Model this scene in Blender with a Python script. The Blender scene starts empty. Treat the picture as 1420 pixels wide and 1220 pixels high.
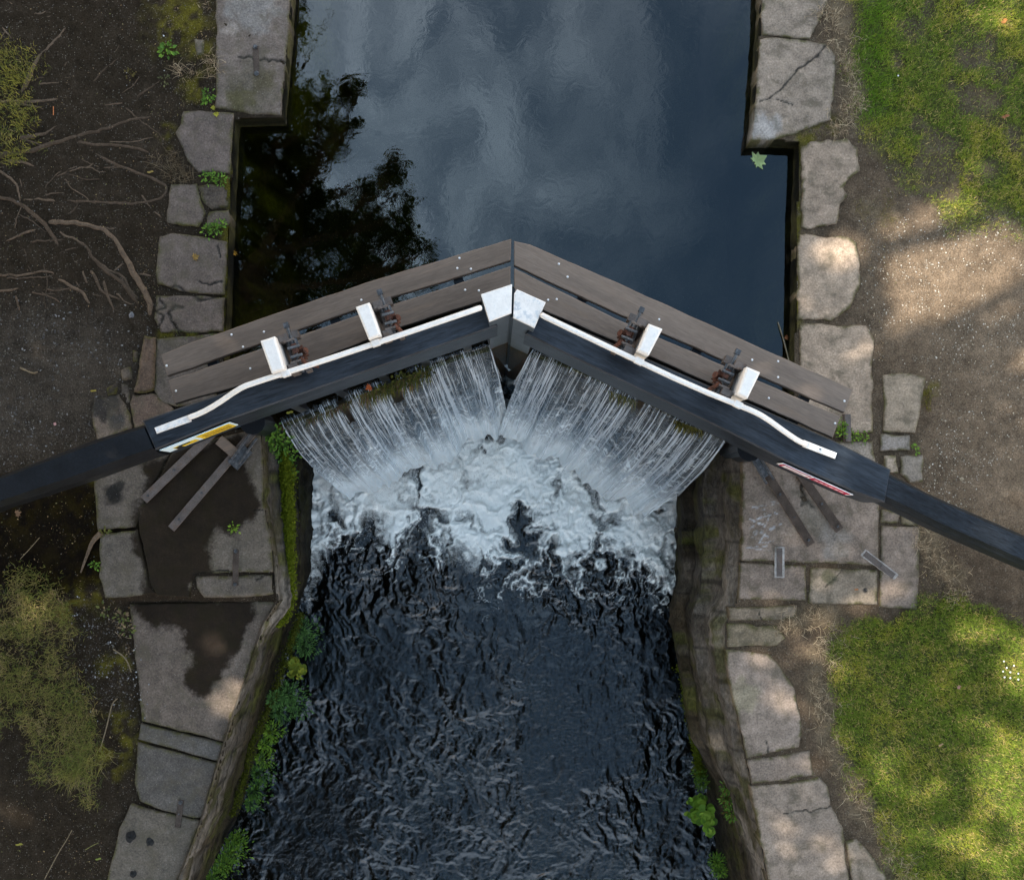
import bpy, math, random
import numpy as np
from mathutils import Vector
R = math.radians
rng = np.random.default_rng(7); random.seed(7)
scene = bpy.context.scene
COL = scene.collection
# ------------------------------------------------------------------ camera
H = 9.0; F = 1423.0; NX, NY = 685.0, 690.0       # height, focal length and foot of the camera on the photo's 1420 px grid
cam = bpy.data.cameras.new('camera'); camo = bpy.data.objects.new('camera', cam); COL.objects.link(camo)
camo.location = (0, 0, H); cam.sensor_width = 36; cam.lens = 36*F/1420
cam.shift_x = (710-NX)/1420; cam.shift_y = (NY-610)/1420
cam.clip_end = 600; scene.camera = camo
# ------------------------------------------------------------------ sky, sun, exposure
SUN = Vector((-0.66, 0.24, 0.71)).normalized()
w = bpy.data.worlds.new('World'); scene.world = w; w.use_nodes = True
nt = w.node_tree; nt.nodes.clear()
def nd(nt, t, ins=None, **props):
    n = nt.nodes.new(t)
    for k, v in props.items(): setattr(n, k, v)
    for k, v in (ins or {}).items():
        if isinstance(v, bpy.types.NodeSocket): nt.links.new(v, n.inputs[k])
        else: n.inputs[k].default_value = v
    return n
def mixc(nt, f, a, b, blend='MIX'):
    n = nt.nodes.new('ShaderNodeMix'); n.data_type = 'RGBA'; n.blend_type = blend; n.clamp_factor = True
    for i, v in ((0, f), (6, a), (7, b)):
        if isinstance(v, bpy.types.NodeSocket): nt.links.new(v, n.inputs[i])
        else: n.inputs[i].default_value = v if i == 0 else (*v, 1)
    return n.outputs[2]
def mr(nt, v, a, b, c=0., d=1., smooth=False):
    n = nd(nt, 'ShaderNodeMapRange', {0: v, 1: a, 2: b, 3: c, 4: d})
    if smooth: n.interpolation_type = 'SMOOTHSTEP'
    return n.outputs[0]
def mth(nt, op, a, b=0., c=0.):
    return nd(nt, 'ShaderNodeMath', {0: a, 1: b, 2: c}, operation=op).outputs[0]
sky = nd(nt, 'ShaderNodeTexSky', sky_type='NISHITA', sun_disc=False)
sky.sun_elevation = math.asin(SUN.z); sky.sun_rotation = math.atan2(SUN.x, SUN.y)
sky.air_density = 1.0; sky.dust_density = 1.2; sky.ozone_density = 1.0
tc = nd(nt, 'ShaderNodeTexCoord')
mp = nd(nt, 'ShaderNodeMapping', {'Vector': tc.outputs['Generated'], 'Location': (0.42, 0.15, 0), 'Scale': (1.15, .75, .4), 'Rotation': (0, 0, .6)})
cn = nd(nt, 'ShaderNodeTexNoise', {'Vector': mp.outputs[0], 'Scale': 10.5, 'Detail': 8, 'Roughness': .62, 'Distortion': .9})
sx = nd(nt, 'ShaderNodeSeparateXYZ', {0: tc.outputs['Generated']})
cf = mr(nt, cn.outputs[0], .34, .70, .16, 1, True)
dv_ = nd(nt, 'ShaderNodeVectorMath', {0: nd(nt, 'ShaderNodeCombineXYZ', {0: sx.outputs[0], 1: mth(nt, 'MULTIPLY', sx.outputs[1], .8)}).outputs[0], 1: (-.09, .25, 0)}, operation='DISTANCE').outputs['Value']
side = mr(nt, dv_, .08, .31, 1, .08, True); low = mr(nt, sx.outputs[2], .95, .80, 0, .62, True)
cf = mth(nt, 'MULTIPLY', cf, mth(nt, 'MAXIMUM', side, low))
blue = mixc(nt, 1., mixc(nt, .25, sky.outputs[0], (3.2, 3.4, 3.6)), (1.55, 1.45, 1.35), 'MULTIPLY')
zen = mr(nt, sx.outputs[2], .12, .48, 0, 1, True)
mid = mr(nt, sx.outputs[2], .95, .84, 0, 1, True)
blue = mixc(nt, zen, blue, mixc(nt, 1., blue, (.37, .60, .76), 'MULTIPLY'))
cloudy = mixc(nt, mth(nt, 'MULTIPLY', cf, .8), blue, mixc(nt, zen, (31, 20, 9.5), mixc(nt, mid, (8.2, 10.8, 13.2), (18.5, 21.5, 24.5))))
bg = nd(nt, 'ShaderNodeBackground', {'Color': cloudy, 'Strength': .12})
nt.links.new(bg.outputs[0], nd(nt, 'ShaderNodeOutputWorld').inputs[0])
sun = bpy.data.lights.new('sun', 'SUN'); sun.energy = 5.0; sun.angle = R(.55); sun.color = (1, .93, .82)
suno = bpy.data.objects.new('sun', sun); COL.objects.link(suno); suno.location = SUN*30
suno.rotation_euler = SUN.to_track_quat('Z', 'Y').to_euler()
scene.view_settings.view_transform = 'Standard'; scene.view_settings.look = 'None'
scene.view_settings.exposure = 1.34; scene.view_settings.gamma = 1
scene.render.engine = 'CYCLES'
scene.cycles.max_bounces = 8; scene.cycles.transparent_max_bounces = 12
scene.cycles.caustics_reflective = False; scene.cycles.caustics_refractive = False
# ------------------------------------------------------------------ coordinates and noise
Z_UP, Z_LO = -0.20, -2.60
def P(px, py, z=0.): k = (H-z)/F; return ((px-NX)*k, (NY-py)*k, z)
def P2(pts, z=0.): k = (H-z)/F; a = np.array(pts, float); return np.c_[(a[:, 0]-NX)*k, (NY-a[:, 1])*k]
def pxof(x, y, z=0.): k = F/(H-z); return NX+x*k, NY-y*k
def _h(ix, iy, s):
    n = (ix.astype(np.int64)*374761393 + iy.astype(np.int64)*668265263 + s*1442695041) & 0xffffffff
    n = ((n ^ (n >> 13))*1274126177) & 0xffffffff; n = n ^ (n >> 16)
    return (n & 0xffff)/65535.0
def vn(x, y, s=0):
    x = np.asarray(x, float); y = np.asarray(y, float)
    ix = np.floor(x); iy = np.floor(y); fx = x-ix; fy = y-iy
    fx = fx*fx*fx*(fx*(fx*6-15)+10); fy = fy*fy*fy*(fy*(fy*6-15)+10)
    a = _h(ix, iy, s); b = _h(ix+1, iy, s); c = _h(ix, iy+1, s); d = _h(ix+1, iy+1, s)
    return (a+(b-a)*fx)*(1-fy) + (c+(d-c)*fx)*fy
def fbm(x, y, s=0, o=4, g=.5):
    t = 0; a = 1; n = 0
    for i in range(o): t = t+a*vn(x*2**i+i*17.3, y*2**i-i*9.1, s+i); n += a; a *= g
    return t/n
def sst(a, b, x): t = np.clip((x-a)/(b-a), 0, 1); return t*t*(3-2*t)
def segd(P_, A, B):
    """distance of points to segments -> (dist, nearest)"""
    best = np.full(len(P_), 1e9); near = np.zeros((len(P_), 2))
    for a, b in zip(A, B):
        d = b-a; L = max(d@d, 1e-12)
        t = np.clip(((P_-a)@d)/L, 0, 1); q = a+t[:, None]*d
        r = np.hypot(P_[:, 0]-q[:, 0], P_[:, 1]-q[:, 1]); m = r < best
        best[m] = r[m]; near[m] = q[m]
    return best, near
def inside(P_, poly):
    x, y = P_[:, 0], P_[:, 1]; r = np.zeros(len(P_), bool); n = len(poly)
    for i in range(n):
        x1, y1 = poly[i]; x2, y2 = poly[(i+1) % n]
        if y1 == y2: continue
        c = ((y1 > y) != (y2 > y)) & (x < (x2-x1)*(y-y1)/(y2-y1)+x1); r ^= c
    return r
def sdf(P_, poly):
    poly = np.asarray(poly, float); d, q = segd(P_, poly, np.roll(poly, -1, 0))
    s = inside(P_, poly); return np.where(s, -d, d), q
def pline(P_, pts):
    pts = np.asarray(pts, float); return segd(P_, pts[:-1], pts[1:])[0]
def resample(pts, step, closed=True):
    pts = np.asarray(pts, float); out = []
    m = len(pts) if closed else len(pts)-1
    for i in range(m):
        a = pts[i]; b = pts[(i+1) % len(pts)]; n = max(1, int(round(np.linalg.norm(b-a)/step)))
        for k in range(n): out.append(a+(b-a)*k/n)
    if not closed: out.append(pts[-1])
    return np.array(out)
def smoothp(pts, it=2, closed=False):
    p = np.asarray(pts, float)
    for _ in range(it):
        q = []
        n = len(p)
        for i in range(n if closed else n-1):
            a, b = p[i], p[(i+1) % n]; q += [a*.75+b*.25, a*.25+b*.75]
        if not closed: q = [p[0]]+q+[p[-1]]
        p = np.array(q)
    return p
# ------------------------------------------------------------------ object helpers
ORG = {}
def tag(o, label=None, cat=None, group=None, kind=None):
    if label: o['label'] = label
    if cat: o['category'] = cat
    if group: o['group'] = group
    if kind: o['kind'] = kind
    return o
def mk(name, V, Fc, mat, parent=None, cols=None, attrs=None, smooth=False, origin=None, uv=None, mats=None, mi=None):
    """V (n,3) in world coordinates; Fc (m,3|4) array or list of tuples"""
    V = np.asarray(V, float)
    if origin is None:
        origin = (0, 0, 0) if len(V) > 60000 else ((V[:, 0].min()+V[:, 0].max())/2, (V[:, 1].min()+V[:, 1].max())/2, V[:, 2].min())
    origin = np.array(origin, float)
    me = bpy.data.meshes.new(name); L = V-origin
    if isinstance(Fc, np.ndarray):
        k = Fc.shape[1]; m = len(Fc)
        me.vertices.add(len(V)); me.vertices.foreach_set('co', L.astype(np.float32).ravel())
        me.loops.add(m*k); me.loops.foreach_set('vertex_index', Fc.astype(np.int32).ravel())
        me.polygons.add(m); me.polygons.foreach_set('loop_start', (np.arange(m)*k).astype(np.int32))
        me.update(calc_edges=True)
    else:
        me.from_pydata([tuple(v) for v in L], [], [tuple(int(i) for i in f) for f in Fc])
    if cols is not None:
        c = np.ones((len(V), 4), np.float32); c[:, :3] = np.clip(cols, 0, 1)
        a = me.color_attributes.new('Col', 'FLOAT_COLOR', 'POINT'); a.data.foreach_set('color', c.ravel())
    for k_, v_ in (attrs or {}).items():
        a = me.attributes.new(k_, 'FLOAT', 'POINT'); a.data.foreach_set('value', np.asarray(v_, np.float32))
    if uv is not None:
        li = np.zeros(len(me.loops), np.int32); me.loops.foreach_get('vertex_index', li)
        u = me.uv_layers.new(name='UVMap'); u.data.foreach_set('uv', np.asarray(uv, np.float32)[li].ravel())
    for m_ in (mats or [mat]): me.materials.append(m_)
    if mi is not None: me.polygons.foreach_set('material_index', np.asarray(mi, np.int32))
    if smooth: me.polygons.foreach_set('use_smooth', np.ones(len(me.polygons), bool))
    me.validate(); me.update()
    o = bpy.data.objects.new(name, me); COL.objects.link(o)
    if parent is not None:
        o.parent = parent; o.location = Vector(origin)-Vector(ORG[parent.name])
    else: o.location = origin
    ORG[o.name] = tuple(origin)
    return o
def empty(name, loc, parent=None):
    o = bpy.data.objects.new(name, None); COL.objects.link(o); o.empty_display_size = .2
    if parent is not None: o.parent = parent; o.location = Vector(loc)-Vector(ORG[parent.name])
    else: o.location = loc
    ORG[o.name] = tuple(loc); return o
def dupl(o, loc, parent=None, rz=0., sc=1.):
    c = o.copy(); COL.objects.link(c); c.parent = parent
    c.location = Vector(loc)-(Vector(ORG[parent.name]) if parent is not None else Vector((0, 0, 0)))
    c.rotation_euler.z = rz; c.scale = (sc, sc, sc); ORG[c.name] = tuple(loc); return c
class MB:
    def __init__(s): s.v = []; s.f = []; s.c = []; s.cur = (1, 1, 1)
    def add(s, vs, fs, c=None):
        n = len(s.v); s.v += [tuple(v) for v in vs]; s.f += [tuple(i+n for i in f) for f in fs]
        s.c += [c or s.cur]*len(vs)
    def prism(s, poly, z0, z1, c=None, bev=0.):
        """poly world 2D (ccw or cw), closed prism with a small top bevel"""
        p = np.asarray(poly, float); n = len(p)
        if ((p[:, 0]*np.roll(p[:, 1], -1)-np.roll(p[:, 0], -1)*p[:, 1]).sum()) < 0: p = p[::-1]
        if bev > 0:
            pr = np.roll(p, 1, 0); nx = np.roll(p, -1, 0)
            e1 = p-pr; e1 /= np.linalg.norm(e1, axis=1)[:, None]+1e-9; e2 = nx-p; e2 /= np.linalg.norm(e2, axis=1)[:, None]+1e-9
            n1 = np.c_[-e1[:, 1], e1[:, 0]]; n2 = np.c_[-e2[:, 1], e2[:, 0]]; m = n1+n2; m /= (m*n1).sum(1)[:, None]+1e-6
            q = p+m*bev
            vs = [(x, y, z0) for x, y in p]+[(x, y, z1-bev) for x, y in p]+[(x, y, z1) for x, y in q]; k = 3
        else: vs = [(x, y, z0) for x, y in p]+[(x, y, z1) for x, y in p]; k = 2
        fs = [tuple(range(n))[::-1]]
        for j in range(k-1):
            for i in range(n): a = j*n+i; b = j*n+(i+1) % n; fs.append((a, b, b+n, a+n))
        fs.append(tuple(range((k-1)*n, k*n))); s.add(vs, fs, c)
    def box(s, c0, ax, ay, az, c=None):
        """centre and three half axes"""
        c0, ax, ay, az = map(lambda q: np.array(q, float), (c0, ax, ay, az)); vs = []
        for k in (-1, 1):
            for i, j in ((-1, -1), (1, -1), (1, 1), (-1, 1)): vs.append(c0+i*ax+j*ay+k*az)
        s.add(vs, [(3, 2, 1, 0), (4, 5, 6, 7), (0, 1, 5, 4), (1, 2, 6, 5), (2, 3, 7, 6), (3, 0, 4, 7)], c)
    def tube(s, pts, rad, seg=8, c=None, flat=1.):
        pts = [np.array(p, float) for p in pts]; n = len(pts)
        rad = [rad]*n if np.isscalar(rad) else rad; vs = []; up = np.array((0, 0, 1.))
        for i, p in enumerate(pts):
            t = pts[min(i+1, n-1)]-pts[max(i-1, 0)]; t /= np.linalg.norm(t)+1e-9
            u = up if abs(t[2]) < .95 else np.array((1., 0, 0))
            a = np.cross(t, u); a /= np.linalg.norm(a); b = np.cross(a, t)
            for k in range(seg):
                th = 2*math.pi*k/seg; vs.append(p+rad[i]*(math.cos(th)*a+math.sin(th)*b*flat))
        fs = [tuple(range(seg))[::-1], tuple(range((n-1)*seg, n*seg))]
        for i in range(n-1):
            for k in range(seg): fs.append((i*seg+k, i*seg+(k+1) % seg, (i+1)*seg+(k+1) % seg, (i+1)*seg+k))
        s.add(vs, fs, c)
    def build(s, name, mat, parent=None, smooth=False, cols=True, origin=None):
        return mk(name, s.v, s.f, mat, parent, cols=np.array(s.c) if cols else None, smooth=smooth, origin=origin)
def bevel(o, w, seg=2):
    m = o.modifiers.new('bevel', 'BEVEL'); m.width = w; m.segments = seg; m.limit_method = 'ANGLE'; m.angle_limit = R(40); return o
# ------------------------------------------------------------------ materials
def surf(name, base=None, var=.3, sc=6, fine=70, fvar=.35, rough=.8, bump=.4, bsc=80, bd=.006, speck=None, rot=0., stretch=(1, 1, 1), spec=.12, wet=False, chips=None, tint=None):
    m = bpy.data.materials.new(name); m.use_nodes = True; nt = m.node_tree; nt.nodes.clear()
    g = nd(nt, 'ShaderNodeNewGeometry'); pos = g.outputs['Position']
    mp = nd(nt, 'ShaderNodeMapping', {'Vector': pos, 'Rotation': (0, 0, rot), 'Scale': (1, 1, 1)})
    mp2 = nd(nt, 'ShaderNodeMapping', {'Vector': mp.outputs[0], 'Scale': stretch}); v = mp2.outputs[0]
    c = nd(nt, 'ShaderNodeVertexColor', layer_name='Col').outputs[0] if base is None else nd(nt, 'ShaderNodeRGB').outputs[0]
    if base is not None: c.default_value = (*base, 1)
    n1 = nd(nt, 'ShaderNodeTexNoise', {'Vector': v, 'Scale': sc, 'Detail': 6, 'Roughness': .6})
    n2 = nd(nt, 'ShaderNodeTexNoise', {'Vector': v, 'Scale': fine, 'Detail': 5, 'Roughness': .7})
    f1 = mr(nt, n1.outputs[0], .3, .7, 1-var, 1+var); f2 = mr(nt, n2.outputs[0], .3, .7, 1-fvar, 1+fvar)
    ff = mth(nt, 'MULTIPLY', f1, f2)
    c = nd(nt, 'ShaderNodeVectorMath', {0: c, 1: nd(nt, 'ShaderNodeCombineXYZ', {0: ff, 1: ff, 2: ff}).outputs[0]}, operation='MULTIPLY').outputs[0]
    if tint:
        n3 = nd(nt, 'ShaderNodeTexNoise', {'Vector': v, 'Scale': tint[0], 'Detail': 4, 'Roughness': .6, 'Distortion': .4})
        c = mixc(nt, mr(nt, n3.outputs[0], tint[1], tint[2], 0, tint[4], True), c, tint[3])
    if speck:
        vo = nd(nt, 'ShaderNodeTexVoronoi', {'Vector': pos, 'Scale': speck[0], 'Randomness': 1})
        ws = nd(nt, 'ShaderNodeSeparateColor', {0: vo.outputs['Color']})
        near = mr(nt, vo.outputs['Distance'], speck[1]*.6, speck[1], 1, 0)
        sel = mth(nt, 'GREATER_THAN', ws.outputs[0], 1-speck[2])
        k = mth(nt, 'MULTIPLY', near, sel); k = mth(nt, 'MULTIPLY', k, mr(nt, ws.outputs[1], 0, 1, .3, 1))
        c = mixc(nt, k, c, speck[3])
    if chips:
        n4 = nd(nt, 'ShaderNodeTexNoise', {'Vector': pos, 'Scale': chips[0], 'Detail': 7, 'Roughness': .75})
        c = mixc(nt, mr(nt, n4.outputs[0], chips[1], chips[1]+.05), c, chips[2])
    b = nd(nt, 'ShaderNodeBsdfPrincipled', {'Base Color': c, 'Roughness': rough, 'Specular IOR Level': spec})
    if wet:
        wa = nd(nt, 'ShaderNodeAttribute', attribute_name='wet').outputs['Fac']
        wn = nd(nt, 'ShaderNodeTexNoise', {'Vector': pos, 'Scale': 38, 'Detail': 6, 'Roughness': .7})
        wf = mr(nt, mth(nt, 'ADD', wa, mth(nt, 'MULTIPLY', mth(nt, 'SUBTRACT', wn.outputs[0], .5), .7)), .24, .72, 0, 1, True)
        dk = mixc(nt, 1., c, (.13, .10, .065), 'MULTIPLY')
        mg = nd(nt, 'ShaderNodeTexNoise', {'Vector': pos, 'Scale': 7, 'Detail': 3})
        dk = mixc(nt, mr(nt, mg.outputs[0], .48, .75, 0, .5), dk, (.014, .010, .002))
        nt.links.new(mixc(nt, wf, c, dk), b.inputs['Base Color'])
        nt.links.new(mr(nt, wf, 0, 1, rough, .62), b.inputs['Roughness'])
    h = mth(nt, 'ADD', nd(nt, 'ShaderNodeTexNoise', {'Vector': v, 'Scale': bsc, 'Detail': 6, 'Roughness': .65}).outputs[0], mth(nt, 'MULTIPLY', n1.outputs[0], .7))
    bp = nd(nt, 'ShaderNodeBump', {'Height': h, 'Strength': bump, 'Distance': bd})
    nt.links.new(bp.outputs[0], b.inputs['Normal'])
    nt.links.new(b.outputs[0], nd(nt, 'ShaderNodeOutputMaterial').inputs[0])
    return m
AL, AR = math.atan2(.327, .945), -math.atan2(.44, .90)      # direction of the two gate leaves in plan
M = {}
M['soil'] = surf('soil', var=.32, sc=8, fine=75, fvar=.6, rough=.95, bump=.9, bsc=140, bd=.012, spec=.03, speck=(75, .32, .22, (.20, .18, .15)), wet=True)
M['stone'] = surf('stone', var=.26, sc=9, fine=60, fvar=.42, rough=.86, bump=.55, bsc=120, bd=.006, speck=(120, .3, .10, (.30, .28, .25)), wet=True, tint=(7, .46, .72, (.075, .062, .042), .7))
M['rough_stone'] = surf('rough_stone', var=.35, sc=9, fine=60, fvar=.4, rough=.9, bump=1., bsc=45, bd=.02, wet=True)
M['wall'] = surf('wall_masonry', var=.5, sc=3.2, fine=18, fvar=.55, rough=.72, bump=1., bsc=22, bd=.035, stretch=(2.0, .95, 2.2), tint=(2.2, .5, .7, (.045, .038, .012), .7))
def woodmat(name, base, rot, rough=.7, var=.3, tint=None, spec=.3, chips=None, fvar=.35):
    return surf(name, base=base, var=var, sc=3.0, fine=26, fvar=fvar, rough=rough, bump=.5, bsc=34, bd=.004, rot=-rot, stretch=(.35, 3.2, 3.2), tint=tint, spec=spec, chips=chips)
for k, a in (('L', AL), ('R', AR)):
    M['plank'+k] = woodmat('weathered_plank_'+('left' if k == 'L' else 'right'), (.126, .094, .072) if k == 'L' else (.165, .124, .096), a, .85, .18, (5, .50, .75, (.19, .13, .09), .45), fvar=.2)
    M['beam'+k] = woodmat('black_beam_paint_'+('left' if k == 'L' else 'right'), (.015, .019, .025), a, .42, .6, (2.5, .50, .78, (.050, .060, .074), .6), .22, fvar=.65)
M['tar'] = surf('black_tar_paint', base=(.006, .007, .009), var=.4, sc=5, fine=60, fvar=.5, rough=.38, bump=.35, bsc=60, bd=.004, spec=.3)
M['tarR'] = surf('worn_black_paint', base=(.011, .014, .018), var=.5, sc=4, fine=30, fvar=.8, rough=.5, bump=.6, bsc=50, bd=.005, spec=.14, rot=-AR, stretch=(.4, 3, 3))
M['white'] = surf('white_paint', base=(.70, .66, .61), var=.06, sc=14, fine=50, fvar=.07, rough=.5, bump=.25, bsc=60, bd=.003, tint=(30, .58, .72, (.5, .52, .54), .6))
M['whitechip'] = surf('chipped_white_paint', base=(.68, .64, .595), var=.10, sc=14, fine=50, fvar=.10, rough=.6, bump=.5, bsc=60, bd=.004, tint=(22, .52, .66, (.42, .45, .48), .75), chips=(45, .68, (.12, .12, .13)))
M['post'] = woodmat('wet_post_timber', (.045, .055, .065), 0, .4, .4, (4, .5, .7, (.07, .08, .09), .5), .5)
M['wetwood'] = surf('wet_rusty_timber', base=(.05, .028, .014), var=.5, sc=7, fine=40, fvar=.5, rough=.4, bump=.8, bsc=40, bd=.01, stretch=(2, 2, .5), tint=(8, .5, .7, (.015, .02, .012), .8))
M['iron'] = surf('grey_iron', base=(.095, .080, .072), var=.25, sc=12, fine=90, fvar=.3, rough=.6, bump=.5, bsc=90, bd=.003, tint=(18, .5, .7, (.10, .065, .045), .6))
M['oldiron'] = surf('dark_greasy_iron', base=(.035, .037, .04), var=.4, sc=20, fine=90, fvar=.4, rough=.45, bump=.5, bsc=90, bd=.003, spec=.5, tint=(40, .5, .65, (.12, .12, .125), .6))
M['rust'] = surf('rusty_iron', base=(.085, .036, .024), var=.6, sc=22, fine=90, fvar=.5, rough=.75, bump=.7, bsc=90, bd=.004, tint=(35, .5, .65, (.04, .025, .02), .7))
M['oldrust'] = surf('brown_old_iron', base=(.055, .042, .034), var=.3, sc=12, fine=90, fvar=.4, rough=.8, bump=.6, bsc=90, bd=.004)
M['bolt'] = surf('bright_zinc', base=(.62, .62, .62), var=.1, sc=20, fine=90, fvar=.1, rough=.35, bump=.1)
M['root'] = surf('root_bark', var=.3, sc=18, fine=90, fvar=.45, rough=.9, bump=.8, bsc=90, bd=.006)
M['bark'] = surf('tree_bark', base=(.07, .055, .04), var=.4, sc=4, fine=30, fvar=.4, rough=.95, bump=1, bsc=20, bd=.03, stretch=(2, 2, .5))
def leafmat(name, transl=.35, rough=.55):
    m = bpy.data.materials.new(name); m.use_nodes = True; nt = m.node_tree; nt.nodes.clear()
    c = nd(nt, 'ShaderNodeVertexColor', layer_name='Col').outputs[0]
    b = nd(nt, 'ShaderNodeBsdfPrincipled', {'Base Color': c, 'Roughness': rough, 'Specular IOR Level': .10})
    t = nd(nt, 'ShaderNodeBsdfTranslucent', {'Color': c}); mx = nd(nt, 'ShaderNodeMixShader', {0: transl, 1: b.outputs[0], 2: t.outputs[0]})
    nt.links.new(mx.outputs[0], nd(nt, 'ShaderNodeOutputMaterial').inputs[0]); return m
M['leaf'] = leafmat('leaf', .35, .7); M['grass'] = leafmat('grass_blade', .3, .85)
M['moss'] = surf('moss', var=.4, sc=18, fine=130, fvar=.6, rough=.95, bump=1, bsc=150, bd=.015)
M['flat'] = surf('sign_paint', var=.03, sc=10, fine=40, fvar=.04, rough=.45, bump=.05)
def watermat(name, kind):
    m = bpy.data.materials.new(name); m.use_nodes = True; nt = m.node_tree; nt.nodes.clear()
    pos = nd(nt, 'ShaderNodeNewGeometry').outputs['Position']
    fr = nd(nt, 'ShaderNodeFresnel', {'IOR': 1.62})
    if kind == 'still':
        mp = nd(nt, 'ShaderNodeMapping', {'Vector': pos, 'Scale': (1, 1, 1)})
        n = nd(nt, 'ShaderNodeTexNoise', {'Vector': mp.outputs[0], 'Scale': 9, 'Detail': 3, 'Distortion': 1.2})
        bp = nd(nt, 'ShaderNodeBump', {'Height': n.outputs[0], 'Strength': .035, 'Distance': .01})
        tcol = (.55, .58, .36); rough = .012
    else:
        n = nd(nt, 'ShaderNodeTexNoise', {'Vector': pos, 'Scale': 26, 'Detail': 5, 'Roughness': .6, 'Distortion': 1.4})
        bp = nd(nt, 'ShaderNodeBump', {'Height': n.outputs[0], 'Strength': .45, 'Distance': .011})
        tcol = (.10, .13, .11); rough = .03
    nt.links.new(bp.outputs[0], fr.inputs['Normal'])
    gl = nd(nt, 'ShaderNodeBsdfGlossy', {'Color': (1, 1, 1, 1), 'Roughness': rough, 'Normal': bp.outputs[0]})
    tr = nd(nt, 'ShaderNodeBsdfTransparent', {'Color': (*tcol, 1)})
    mx = nd(nt, 'ShaderNodeMixShader', {0: fr.outputs[0], 1: tr.outputs[0], 2: gl.outputs[0]}); out = mx.outputs[0]
    if kind == 'rough':
        fa = nd(nt, 'ShaderNodeAttribute', attribute_name='foam').outputs['Fac']
        n1 = nd(nt, 'ShaderNodeTexNoise', {'Vector': pos, 'Scale': 18, 'Detail': 10, 'Roughness': .78, 'Distortion': 1.0})
        n2 = nd(nt, 'ShaderNodeTexNoise', {'Vector': pos, 'Scale': 75, 'Detail': 4, 'Roughness': .8})
        s = mth(nt, 'ADD', mth(nt, 'MULTIPLY', mth(nt, 'SUBTRACT', n1.outputs[0], .5), .9), mth(nt, 'MULTIPLY', mth(nt, 'SUBTRACT', n2.outputs[0], .5), .75))
        f = mr(nt, mth(nt, 'ADD', fa, mth(nt, 'MULTIPLY', s, mr(nt, fa, 0, .3, 0, 1))), .14, .80, 0, 1)
        fo = nd(nt, 'ShaderNodeBsdfPrincipled', {'Base Color': (.97, .96, .90, 1), 'Roughness': .8})
        out = nd(nt, 'ShaderNodeMixShader', {0: f, 1: out, 2: fo.outputs[0]}).outputs[0]
    nt.links.new(out, nd(nt, 'ShaderNodeOutputMaterial').inputs[0]); return m
M['upper'] = watermat('still_water', 'still'); M['lower'] = watermat('churned_water', 'rough')
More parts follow.
